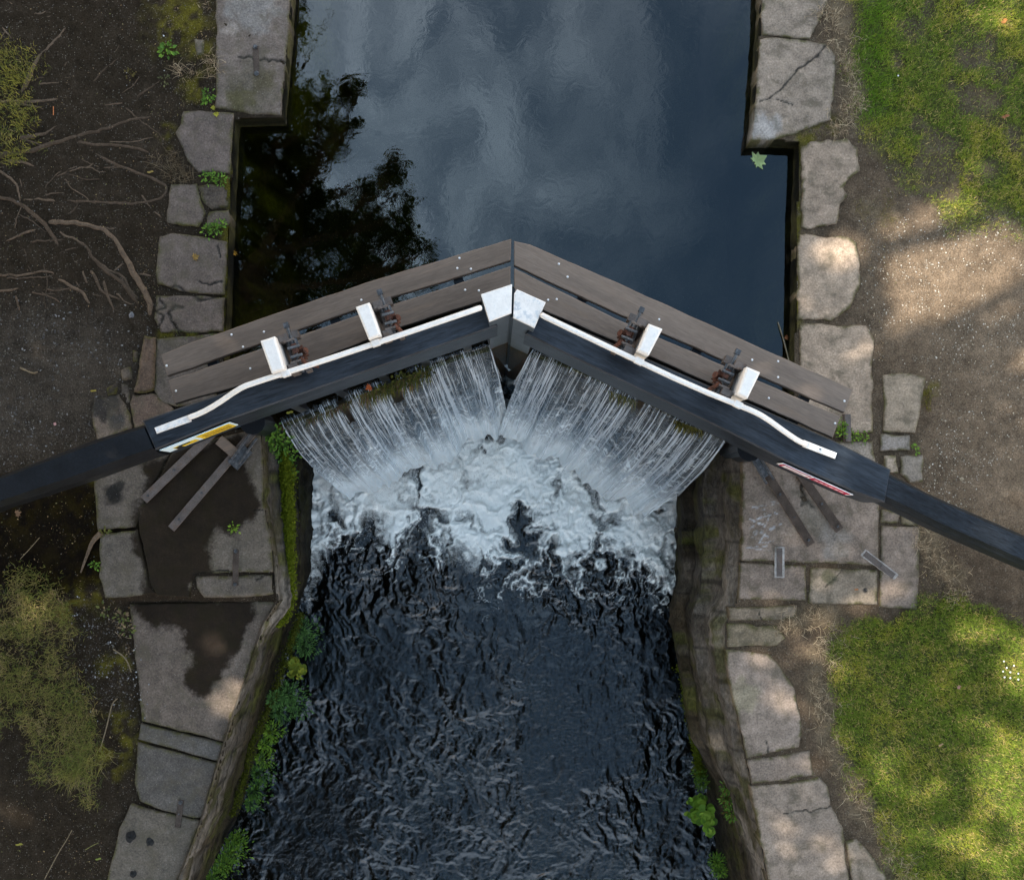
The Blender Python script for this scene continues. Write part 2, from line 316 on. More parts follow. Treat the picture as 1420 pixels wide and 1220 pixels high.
def fallmat():
    m = bpy.data.materials.new('falling_water'); m.use_nodes = True; nt = m.node_tree; nt.nodes.clear()
    uv = nd(nt, 'ShaderNodeUVMap', uv_map='UVMap').outputs[0]; s = nd(nt, 'ShaderNodeSeparateXYZ', {0: uv}); v = s.outputs[1]
    def noi(sx, sy, sc, det=4, dist=0., rg=.6):
        mp = nd(nt, 'ShaderNodeMapping', {'Vector': uv, 'Scale': (sx, sy, 1)})
        return nd(nt, 'ShaderNodeTexNoise', {'Vector': mp.outputs[0], 'Scale': sc, 'Detail': det, 'Distortion': dist, 'Roughness': rg}).outputs[0]
    strand = noi(1, .04, 20, 5, .0, .7); fil = noi(1, .025, 40, 2); fil2 = noi(1, .05, 85, 2); rip = noi(.40, 1.25, 24, 5, .8, .65); brk = noi(1, .6, 4, 4, .6); fine = noi(.8, 2.6, 60, 3, .6)
    up = mr(nt, v, .03, .16, 0, 1, True)
    a = mr(nt, strand, .50, .74, 0, .60); b = mr(nt, fil, .58, .66, 0, .85); b2 = mr(nt, fil2, .56, .66, 0, .45); r = mr(nt, rip, .52, .62, 0, .62)
    r = mth(nt, 'MULTIPLY', r, mr(nt, v, .10, .60, .10, 1)); b = mth(nt, 'MULTIPLY', b, mr(nt, v, .0, .8, 1., .25))
    w = mth(nt, 'MAXIMUM', mth(nt, 'ADD', mth(nt, 'MULTIPLY', a, mr(nt, v, 0, .6, .35, .9)), mth(nt, 'ADD', r, b2)), b)
    w = mth(nt, 'MULTIPLY', mth(nt, 'MULTIPLY', w, mr(nt, brk, .38, .62, .40, 1.05)), mr(nt, v, 0, .7, .42, 1.0))
    low = mr(nt, mth(nt, 'ADD', v, mth(nt, 'MULTIPLY', mth(nt, 'SUBTRACT', brk, .5), .6)), .50, .98, 0, .85, True)
    w = mth(nt, 'ADD', w, mth(nt, 'MULTIPLY', low, mr(nt, fine, .3, .65, .45, 1.)))
    w = mth(nt, 'ADD', w, mr(nt, v, .72, 1.0, 0, .5, True))
    w = mth(nt, 'MULTIPLY', nd(nt, 'ShaderNodeMath', {0: w, 1: .92}, operation='MINIMUM').outputs[0], mr(nt, v, .0, .05, .04, 1))
    h = mth(nt, 'MULTIPLY', mth(nt, 'ADD', rip, mth(nt, 'MULTIPLY', strand, 1.3)), up)
    bp = nd(nt, 'ShaderNodeBump', {'Height': h, 'Strength': .9, 'Distance': .03})
    fr = nd(nt, 'ShaderNodeFresnel', {'IOR': 1.36, 'Normal': bp.outputs[0]})
    gl = nd(nt, 'ShaderNodeBsdfGlossy', {'Color': (.42, .48, .54, 1), 'Roughness': .14, 'Normal': bp.outputs[0]})
    tr = nd(nt, 'ShaderNodeBsdfTransparent', {'Color': (.55, .62, .66, 1)})
    mx = nd(nt, 'ShaderNodeMixShader', {0: fr.outputs[0], 1: tr.outputs[0], 2: gl.outputs[0]})
    fo = nd(nt, 'ShaderNodeBsdfPrincipled', {'Base Color': (.76, .82, .84, 1), 'Roughness': .5, 'Normal': bp.outputs[0]})
    o = nd(nt, 'ShaderNodeMixShader', {0: w, 1: mx.outputs[0], 2: fo.outputs[0]})
    nt.links.new(o.outputs[0], nd(nt, 'ShaderNodeOutputMaterial').inputs[0]); return m
M['fall'] = fallmat()
def strandmat():
    m = bpy.data.materials.new('bright_water_strand'); m.use_nodes = True; nt = m.node_tree; nt.nodes.clear()
    b = nd(nt, 'ShaderNodeBsdfPrincipled', {'Base Color': (.72, .78, .82, 1), 'Roughness': .15, 'Specular IOR Level': .5}); t = nd(nt, 'ShaderNodeBsdfTransparent', {'Color': (.95, .97, 1, 1)})
    x = nd(nt, 'ShaderNodeMixShader', {0: .40, 1: t.outputs[0], 2: b.outputs[0]}); nt.links.new(x.outputs[0], nd(nt, 'ShaderNodeOutputMaterial').inputs[0]); return m
M['strand'] = strandmat()
# ------------------------------------------------------------------ plan of the lock (photo grid -> metres)
TL = P2([(404, -60), (403, 0), (391, 163)]); TL2 = P2([(325, 165), (318, 300), (313, 455), (303, 590)])
TL3 = P2([(363, 600), (364, 640), (366, 700), (377, 760), (381, 815), (386, 832), (363, 869), (345, 930), (322, 993), (300, 1065), (281, 1130), (262, 1180), (235, 1250)])
BL3 = P2([(446, 560), (436, 640), (434, 700), (432, 760), (429, 800), (411, 852), (391, 927), (367, 1007), (343, 1093), (322, 1150), (284, 1215), (262, 1250)], Z_LO)
TR = P2([(1058, -60), (1057, 0), (1044, 192)]); TR2 = P2([(1110, 196), (1106, 300), (1104, 440), (1102, 520), (1100, 600)])
TR3 = P2([(1031, 618), (1028, 777), (1024, 830), (1006, 865), (1006, 899), (1021, 984), (1034, 1053), (1044, 1099), (1063, 1213), (1085, 1300)])
BR3 = P2([(940, 600), (936, 707), (936, 830), (944, 895), (959, 1004), (978, 1082), (993, 1181), (1001, 1250)], Z_LO)
NORTH, SOUTH = 40., -40.
canal_top = np.vstack([[(TL[0][0], NORTH)], TL, TL2, TL3, [(-3.6, -6), (-3.6, SOUTH)], [(3.0, SOUTH), (3.0, -6)], TR3[::-1], TR2[::-1], TR[::-1], [(TR[0][0], NORTH)]])
# ------------------------------------------------------------------ colours of the ground (albedo, per vertex)
LAWN_T = [(1187, -60), (1560, -60), (1560, 330), (1412, 300), (1372, 300), (1335, 312), (1292, 278), (1268, 232), (1225, 205), (1200, 165), (1190, 80)]
LAWN_B = [(1150, 890), (1195, 862), (1262, 848), (1330, 828), (1392, 842), (1420, 868), (1560, 880), (1560, 1330), (1310, 1330), (1262, 1230), (1232, 1180), (1192, 1105), (1165, 1010), (1152, 940)]
CLUMP = [(-90, 790), (40, 800), (75, 822), (98, 862), (105, 930), (128, 985), (146, 1045), (130, 1106), (98, 1080), (60, 1060), (20, 1000), (-90, 1010)]
CLUMP2 = [(-60, 60), (12, 72), (48, 105), (40, 135), (50, 185), (60, 200), (5, 212), (-60, 215)]
def lawn_mask(x, y):
    """0..1 density of grass at world x,y"""
    px, py = pxof(x, y); Q = np.c_[px, py]; t = np.zeros(len(x))
    for poly, soft in ((LAWN_T, 26), (LAWN_B, 14)):
        d = sdf(Q, poly)[0]; d = d+(fbm(x*4, y*4, 3)-.5)*60; t = np.maximum(t, sst(soft, -soft, d))
    bare = sst(.60, .72, fbm(x*2.6, y*2.6, 11, 4)) * sst(420, 250, py)
    for c, r in (((1265, 40), 22), ((1300, 250), 26), ((1370, 235), 22), ((1395, 100), 20), ((1275, 175), 14)):
        bare = np.maximum(bare, sst(r*1.3, r*.5, np.hypot(px-c[0], py-c[1])+(fbm(x*7, y*7, 12)-.5)*24)*.9)
    return t*(1-bare*.85)
STRAW = [[(1160, -40), (1172, 60), (1186, 130), (1190, 175)], [(1140, 845), (1170, 870), (1135, 905), (1140, 960), (1150, 1020), (1172, 1062), (1205, 1130), (1250, 1200), (1270, 1260)],
         [(1290, 740), (1300, 790), (1330, 800)], [(1090, 860), (1130, 850)], [(1205, 290), (1230, 300)]]
def ground_col(x, y):
    px, py = pxof(x, y); Q = np.c_[px, py]; n = len(x)
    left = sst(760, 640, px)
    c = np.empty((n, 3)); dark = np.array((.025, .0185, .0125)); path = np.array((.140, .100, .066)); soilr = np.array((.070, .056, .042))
    c[:] = soilr*np.array((1.1, .98, .86))
    pm = sst(60, -60, sdf(Q, [(1230, 480), (1200, 330), (1260, 290), (1320, 310), (1440, 300), (1600, 300), (1600, 790), (1440, 760), (1300, 690), (1285, 600), (1288, 520)])[0])
    c += (path-c)*(pm*.85)[:, None]
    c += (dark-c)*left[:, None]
    gm = sst(50, -50, sdf(Q, [(-90, 440), (60, 430), (160, 450), (185, 500), (140, 570), (120, 610), (-90, 660)])[0])*left
    c += (np.array((.046, .037, .028))-c)*gm[:, None]
    n1 = fbm(x*3, y*3, 21); c *= (.8+.4*n1)[:, None]
    mossm = np.zeros(n)
    for p, r in (((250, 30), 48), ((265, 120), 20), ((285, 70), 26), ((225, 190), 16), ((20, 710), 45), ((115, 745), 34), ((120, 700), 30), ((60, 690), 30), ((130, 800), 30), ((100, 815), 45), ((175, 1040), 22), ((150, 920), 20), ((150, 1060), 30), ((165, 1000), 25), ((270, 465), 20), ((1290, 545), 12), ((1130, 192), 20), ((1150, 185), 18)):
        mossm = np.maximum(mossm, sst(r*1.4, r*.2, np.hypot(px-p[0], py-p[1])+(fbm(x*8, y*8, 5)-.5)*40))
    for pl, r in (([(318, 240), (314, 330), (312, 460)], 10), ([(1109, 190), (1106, 450)], 8), ([(225, 463), (300, 463)], 8), ([(130, 660), (135, 830)], 10)):
        mossm = np.maximum(mossm, sst(r*1.6, 0, pline(Q, pl)))
    mossm *= sst(.35, .6, fbm(x*14, y*14, 8))
    c += (np.array((.080, .068, .010))-c)*(mossm*.9)[:, None]
    lm = lawn_mask(x, y); g = np.array((.060, .070, .018))*(.7+.7*fbm(x*5, y*5, 31))[:, None]
    c += (g-c)*(lm*.9)[:, None]
    far = sst(4.9, 6.5, np.abs(x))*sst(-1, 0, -np.abs(y)*0+0); c += (np.array((.06, .075, .02))-c)*far[:, None]
    for s in STRAW:
        k = sst(26, 4, pline(Q, s)+(fbm(x*9, y*9, 41)-.5)*26); c += (np.array((.135, .10, .062))-c)*(k*.75)[:, None]
    return c
# ground sheet
def axis(a, b, st, far):
    mid = list(np.arange(a, b, st)); o = []; s = st
    v = b
    while v < far: o.append(v); s *= 1.35; v += s
    o.append(far); l = []; s = st; v = a-st
    while v > -far: l.append(v); s *= 1.35; v -= s
    l.append(-far); return np.array(l[::-1]+mid+o)
gx = axis(-4.9, 5.1, .021, 70); gy = axis(-3.7, 4.8, .021, 70)
X, Y = np.meshgrid(gx, gy); x = X.ravel(); y = Y.ravel()
z = -.016+(fbm(x*2.2, y*2.2, 51)-.5)*.03+(fbm(x*20, y*20, 52)-.5)*.014
lo = sst(-.80, -.98, y)*sst(-1.8, -2.0, x)*sst(-5.5, -4.0, x); z = z-.10*lo
nx_, ny_ = len(gx), len(gy)
idx = np.arange(nx_*ny_).reshape(ny_, nx_)
Fq = np.stack([idx[:-1, :-1], idx[:-1, 1:], idx[1:, 1:], idx[1:, :-1]], -1).reshape(-1, 4)
cx = x[Fq].mean(1); cy = y[Fq].mean(1)
d = np.full(len(cx), 9.); nearm = (np.abs(cx) < 4.3)
ins = inside(np.c_[cx, cy], canal_top); dd = np.full(len(cx), 9.)
sel = np.abs(cx) < 4.3; dd[sel] = segd(np.c_[cx, cy][sel], canal_top, np.roll(canal_top, -1, 0))[0]
keep = ~ins & (dd > .003)
wetg = np.zeros(len(x)); gpx, gpy = pxof(x, y)
wetg = sst(120, 60, np.hypot((gpx-60)*.6, gpy-740))*.75
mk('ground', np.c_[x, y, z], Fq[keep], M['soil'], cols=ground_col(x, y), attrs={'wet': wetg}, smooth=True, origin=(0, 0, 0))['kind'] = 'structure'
def gz(px_, py_): return -.02
# ------------------------------------------------------------------ lock walls
def strip(rows, mat, name, closed=False, colf=None):
    rows = np.array(rows); m, n, _ = rows.shape; V = rows.reshape(-1, 3); I = np.arange(m*n).reshape(m, n)
    Q = np.stack([I[:-1, :-1], I[:-1, 1:], I[1:, 1:], I[1:, :-1]], -1).reshape(-1, 4)
    return mk(name, V, Q, mat, cols=colf(V) if colf else None, smooth=True, origin=(0, 0, 0))
def wallcol(V):
    zz = V[:, 2]; n = fbm(V[:, 1]*6, zz*1.5+V[:, 0], 61)
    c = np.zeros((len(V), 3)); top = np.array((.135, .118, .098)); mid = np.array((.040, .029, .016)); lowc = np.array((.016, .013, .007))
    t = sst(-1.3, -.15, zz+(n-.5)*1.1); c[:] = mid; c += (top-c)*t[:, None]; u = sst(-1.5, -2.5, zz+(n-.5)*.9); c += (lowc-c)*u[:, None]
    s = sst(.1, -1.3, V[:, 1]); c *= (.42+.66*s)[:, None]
    mo = sst(.56, .68, fbm(V[:, 1]*5, zz*2.5, 66))*sst(-2.6, -1.2, zz)*.7; c += (np.array((.055, .058, .008))-c)*mo[:, None]
    course = np.abs(((zz+.02)/.34) % 1-.5); c *= np.where(course > .43, .38, 1.)[:, None]; row = np.floor((zz+.02)/.34); jt = np.abs(((V[:, 1]/.62+row*.37) % 1)-.5); c *= np.where(jt > .475, .42, 1.)[:, None]; c *= (.65+.7*_h(np.floor(V[:, 1]/.62+row*.37+.5), row, 5))[:, None]
    return c
def chamber(T, B, side, name, label):
    ys = np.concatenate([np.arange(T[0][1], -4.9, -.025), np.arange(-4.9, SOUTH, -1.5)])
    def xi(A, yy): o = np.argsort(A[:, 1]); return np.interp(yy, A[o, 1], A[o, 0])
    def ext(A, yy, k=.23): x_ = xi(A, yy); m = yy < A[-1, 1]; x_ = np.where(m, A[-1, 0]+side*(A[-1, 1]-yy)*k, x_); return np.where(np.abs(x_) > 3.3, side*3.3, x_)
    xt = ext(T, ys); xb = ext(B, ys)
    zs = np.concatenate([np.linspace(0, -.5, 18), np.linspace(-.55, -3.4, 70)]); rows = []
    for z_ in zs:
        t = np.clip(-z_/2.6, 0, 1.3); xx = xt+(xb-xt)*t
        led = sst(-1.35, -1.05, ys)*1.0
        if side < 0: xx = xx - side*(.085*sst(-.30, -.36, z_)*sst(-1.4, -.55, z_))*led
        else:
            for k, (zl, wd) in enumerate(((-.10, .07), (-.50, .10), (-1.15, .08))):
                xx = xx-side*wd*sst(zl, zl-.02, np.full_like(ys, z_)+(fbm(ys*.9, ys*0+k, 70+k)-.5)*.5*(k > 0))*(1-sst(-1.3, -2.2, z_))*sst(-3.2, -2.2, ys)
        course = np.abs(((z_+.02)/.34) % 1-.5); xx = xx+side*(.018*(course > .46))
        nz = (fbm(ys*5, np.full_like(ys, z_*2.2), 62)-.5)*.07+(fbm(ys*20, np.full_like(ys, z_*11), 63)-.5)*.035
        zed = min(0, z_)
        rows.append(np.c_[xx+side*nz*(0.2 if z_ > -.03 else 1.), ys, np.full_like(ys, z_-.012)])
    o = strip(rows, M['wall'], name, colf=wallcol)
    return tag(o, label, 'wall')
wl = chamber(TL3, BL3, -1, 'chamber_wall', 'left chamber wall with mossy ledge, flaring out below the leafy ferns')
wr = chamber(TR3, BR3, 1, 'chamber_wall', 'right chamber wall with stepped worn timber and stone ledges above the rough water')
def upwall(pts, name, label, ledge):
    pts = resample(pts, .05, False); n = len(pts)
    zs = np.array([-.01, -.06, -.12, -.18, -.24, -.34, -.44, -.55, -.8, -1.2, -1.8]); rows = []
    cen = np.array((.3, 0))
    for z_ in zs:
        q = pts.copy(); nz = (fbm(pts[:, 1]*7, pts[:, 0]*7+z_*9, 64)-.5)*.03*(z_ < -.02)
        q[:, 0] += nz + (-.0 if z_ > -.3 else ledge*sst(-.25, -1.3, z_))*np.sign(.3-q[:, 0])
        rows.append(np.c_[q, np.full(n, z_)])
    def cf(V):
        c = np.zeros((len(V), 3)); c[:] = (.028, .026, .010); t = sst(-.2, -.3, V[:, 2]); c += (np.array((.20, .17, .015) if ledge > .25 else (.09, .085, .045))-c)*t[:, None]
        c *= (.10+1.5*sst(.32, .7, fbm(V[:, 1]*5, V[:, 2]*4, 65)))[:, None]; u = sst(-.75, -1.5, V[:, 2]); c *= (1-.8*u)[:, None]; return c
    return tag(strip(rows, M['moss'], name, colf=cf), label, 'wall')
upwall(np.vstack([[(TL[0][0], 12)], TL, TL2, TL3[:1]]), 'quay_wall', 'algae covered quay wall of the still upper water on the left', .30)
upwall(np.vstack([[(TR[0][0], 12)], TR, TR2, TR3[:1]]), 'quay_wall', 'quay wall of the still upper water on the right under the pale kerb slabs', .22)
# beds
def quad(name, x0, x1, y0, y1, z_, mat, col): 
    o = mk(name, [(x0, y0, z_), (x1, y0, z_), (x1, y1, z_), (x0, y1, z_)], [(0, 1, 2, 3)], mat, cols=np.array([col]*4)); o['kind'] = 'structure'; return o
quad('lower_canal_bed', -3.6, 3.8, SOUTH, 2.2, -3.45, M['soil'], (.012, .013, .010))
# ------------------------------------------------------------------ gate lines
CRL = P2([(392, 594), (470, 563), (520, 542), (590, 515), (640, 498), (682, 487)], -.22)
CRR = P2([(733, 494), (790, 512), (870, 547), (930, 577), (1007, 613)], -.22)
# upper water up to the crest
uw = np.vstack([[(-3.0, NORTH)], [(-3.0, 2.)], [(-3.0, .3)], CRL, [(P(706, 520, -.2)[0], P(706, 515, -.2)[1])], CRR, [(3.1, .3), (3.1, 2.), (3.1, NORTH)]])
o = mk('upper_canal_water', [(a, b, Z_UP) for a, b in uw], [tuple(range(len(uw)))], M['upper'], origin=(0, 0, 0)); o['kind'] = 'structure'
ub = [(-3.0, NORTH), (-3.0, .45)]+[(a, b+.1) for a, b in CRL]+[(a, b+.1) for a, b in CRR]+[(3.1, .45), (3.1, NORTH)]
mk('upper_canal_bed', [(a, b, -1.75) for a, b in ub], [tuple(range(len(ub)))], M['soil'], cols=np.array([(.012, .014, .008)]*len(ub)), origin=(0, 0, 0))['kind'] = 'structure'
# lower water: displaced grid
lx = np.concatenate([np.arange(-3.9, 3.6, .0125)]); ly = np.concatenate([np.arange(-4.9, 2.0, .0125)])
X, Y = np.meshgrid(lx, ly); x = X.ravel(); y = Y.ravel(); px, py = pxof(x, y, Z_LO)
wx = x+.16*(fbm(x*3, y*3, 71)-.5)*2+.04*(fbm(x*11, y*11, 77)-.5)*2; wy = y+.20*(fbm(x*2.5, y*2.5, 72)-.5)*2+.04*(fbm(x*11, y*11, 78)-.5)*2
def ridge(a, b, s): n = fbm(a, b, s, 3, .45); return 1-np.abs(n*2-1)*2.2
amp = (.62+.6*sst(960, 720, py))*(.40+1.05*sst(.28, .72, fbm(x*1.5, y*1.1, 79, 3)))
zz = (fbm(wx*2.3, wy*1.9, 73, 3)-.5)*.085+ridge(wx*6+wy*1.5, wy*5.0, 74)*.016+ridge(wx*14, wy*11+wx*3, 75)*.010+(fbm(wx*34, wy*30, 76, 2)-.5)*.010
zz *= amp
FC = [(440, 672), (500, 672), (570, 668), (640, 640), (700, 622), (760, 650), (840, 682), (935, 706)]
Q = np.c_[px, py]; fy = np.interp(px, [p[0] for p in FC], [p[1] for p in FC]); dv = py-fy
wpx = px+(fbm(x*4, y*4, 81)-.5)*70; wpy = py+(fbm(x*4, y*4, 82)-.5)*90
n1 = fbm(wpx/38, wpy/46, 83, 4, .55); n2 = 1-np.abs(fbm(wpx/26, wpy/38, 84, 4, .5)*2-1)*3.0
lump = fbm(px/75, py/200, 86, 3)
low1 = 748+80*(lump-.5)*2+(fbm(x*5, y*3, 91)-.5)*60; low1 = low1-26*sst(560, 470, px)-10*sst(840, 920, px)
core = sst(low1+30, low1-80, py)*sst(-130, -70, dv)
tend = sst(low1+95, low1-25, py)*sst(-60, -10, dv)
foam = core*(.34+1.05*n1)*sst(.20, .55, n1)+tend*np.clip(n2, 0, 1)*.80+tend*sst(.55, .72, n1)*.35+sst(low1+150, low1+20, py)*sst(-20, 30, dv)*sst(.80, .98, np.clip(n2, 0, 1))*.42
left_edge = np.interp(py, [600, 700, 800, 860], [437, 434, 429, 410]); right_edge = np.interp(py, [600, 707, 830, 895], [940, 936, 936, 944])
foam += sst(20, 3, np.abs(px-left_edge-7)+(fbm(x*20, y*8, 87)-.5)*12)*sst(900, 700, py)*.62*(.4+fbm(x*25, y*25, 88))
foam += sst(14, 2, np.abs(px-right_edge+5)+(fbm(x*20, y*8, 89)-.5)*10)*sst(820, 690, py)*.6
foam += sst(.70, .80, fbm(wpx/9, wpy/14, 90, 3, .6))*sst(900, 740, py)*.35
foam = np.clip(foam, 0, 1.1)
zz *= 1-.65*np.clip(core, 0, 1); zz += core*(.01+.02*n1)+np.clip(n2, 0, 1)*tend*.03
sc_ = zz+Z_LO
nx_, ny_ = len(lx), len(ly); idx = np.arange(nx_*ny_).reshape(ny_, nx_)
Fq = np.stack([idx[:-1, :-1], idx[:-1, 1:], idx[1:, 1:], idx[1:, :-1]], -1).reshape(-1, 4)
o = mk('lower_canal_water', np.c_[x, y, sc_], Fq, M['lower'], attrs={'foam': foam}, smooth=True, origin=(0, 0, 0)); o['kind'] = 'structure'
quad('far_canal_water', -3.6, 3.6, SOUTH, -4.9, Z_LO, M['lower'], (0, 0, 0))
# falls
def fall(cr, nrm, name, label, seed, dryzones):
    cr = resample(smoothp(cr, 2), .014, False); L = np.r_[0, np.cumsum(np.hypot(*np.diff(cr, axis=0).T))]
    nv = 150; V = []; UV = []; vs = np.linspace(0, 1, nv)
    u = L; n = len(u); rows = []
    for k, v in enumerate(vs):
        t = v*.71
        th = 1.12+.28*(fbm(u*3.2, u*0, seed)-.5)*2
        s = -.10+th*t; zf = Z_UP+.004-.5*9.81*np.maximum(0, t-.03)**2
        rip = (fbm(u*9+2*vn(u*3, np.full(n, v*8), seed), np.full(n, v*26)+vn(u*6, u*0, seed+4)*3, seed+1, 2)-.5)*.035*sst(.05, .5, v)
        col = (fbm(u*17, np.full(n, v*1.5), seed+2, 3)-.5)*.09*sst(.06, .6, v)
        x_ = cr[:, 0]+nrm[0]*(s+rip+col); y_ = cr[:, 1]+nrm[1]*(s+rip+col)
        # the sheet draws together slightly as it drops
        x_ = x_+(.0-x_)*.035*v
        rows.append(np.c_[x_, y_, zf+0*u+rip*.25]); UV.append(np.c_[u, np.full(n, v)])
    V = np.array(rows).reshape(-1, 3); UV = np.array(UV).reshape(-1, 2); I = np.arange(nv*n).reshape(nv, n)
    Q = np.stack([I[:-1, :-1], I[:-1, 1:], I[1:, 1:], I[1:, :-1]], -1).reshape(-1, 4)
    keep = np.ones(len(Q), bool); uc = UV[Q].mean(1)
    for (a, b, v0, v1) in dryzones:
        ed = (fbm(uc[:, 1]*9, uc[:, 0]*3, seed+9)-.5)*.12
        keep &= ~((uc[:, 0] > a+ed) & (uc[:, 0] < b+ed*.6) & (uc[:, 1] > v0) & (uc[:, 1] < v1+ed))
    Q = Q[keep]
    o = mk(name, V, Q, M['fall'], uv=UV, smooth=True, origin=(0, 0, 0)); tag(o, label, 'waterfall', 'sheets of water spilling over the two gates'); o['kind'] = 'structure'
    r = np.random.default_rng(seed+50); m_ = 520; uu = r.random(m_)*L[-1]; uu = uu[r.random(m_) < .25+1.1*sst(.35, .65, fbm(uu*5, uu*0, seed+60))]; m_ = len(uu)
    for (a, b, v0, v1) in dryzones: uu = uu[~((uu > a) & (uu < b))]
    m_ = len(uu); bx = np.interp(uu, L, cr[:, 0]); by = np.interp(uu, L, cr[:, 1]); va = .02+.5*r.random(m_)**2; vb = np.minimum(1., va+.08+.65*r.random(m_)**1.5); ns = 12
    wd = .0007+.0026*r.random(m_)**3; th = 1.12+.28*(fbm(uu*3.2, uu*0, seed)-.5)*2+.03+.05*r.random(m_); tx = np.array((-nrm[1], nrm[0])); jit = r.normal(size=m_)*.02; VS = []
    for k in range(ns):
        v = va+(vb-va)*k/(ns-1); t = v*.71; s_ = -.10+th*t+.012; zf = Z_UP+.012-.5*9.81*np.maximum(0, t-.03)**2
        lat = jit*v*1.3+.010*np.sin(v*22+uu*160)*v; x_ = bx+nrm[0]*s_+tx[0]*lat; y_ = by+nrm[1]*s_+tx[1]*lat; x_ = x_*(1-.035*v); w2 = wd*(.35+1.2*math.sin(math.pi*(k+.6)/(ns+.4)))*(1+1.2*v)
        VS.append(np.stack([np.c_[x_-tx[0]*w2, y_-tx[1]*w2, zf], np.c_[x_+nrm[0]*w2*.8, y_+nrm[1]*w2*.8, zf+w2*.6], np.c_[x_+tx[0]*w2, y_+tx[1]*w2, zf]], 1))
    VS = np.stack(VS, 1); b0 = np.arange(m_)[:, None, None]*ns*3+np.arange(ns-1)[None, :, None]*3
    FS = np.concatenate([(b0+np.array([0, 1, 4, 3])).reshape(-1, 4), (b0+np.array([1, 2, 5, 4])).reshape(-1, 4)])
    mk('water_strand', VS.reshape(-1, 3), FS, M['strand'], o, smooth=True, origin=(0, 0, 0))['kind'] = 'stuff'
nL = np.array((.345, -.94)); nR = np.array((-.43, -.90))
fall(CRL, nL, 'waterfall', 'sheet of water spilling over the left gate, broken by hanging plants', 100, [(.55, .62, 0., .35), (.98, 1.10, 0., .30), (1.17, 1.22, 0, .24)])
fall(CRR, nR, 'waterfall', 'unbroken sheet of water spilling over the right gate', 200, [(1.05, 1.12, .0, .18)])
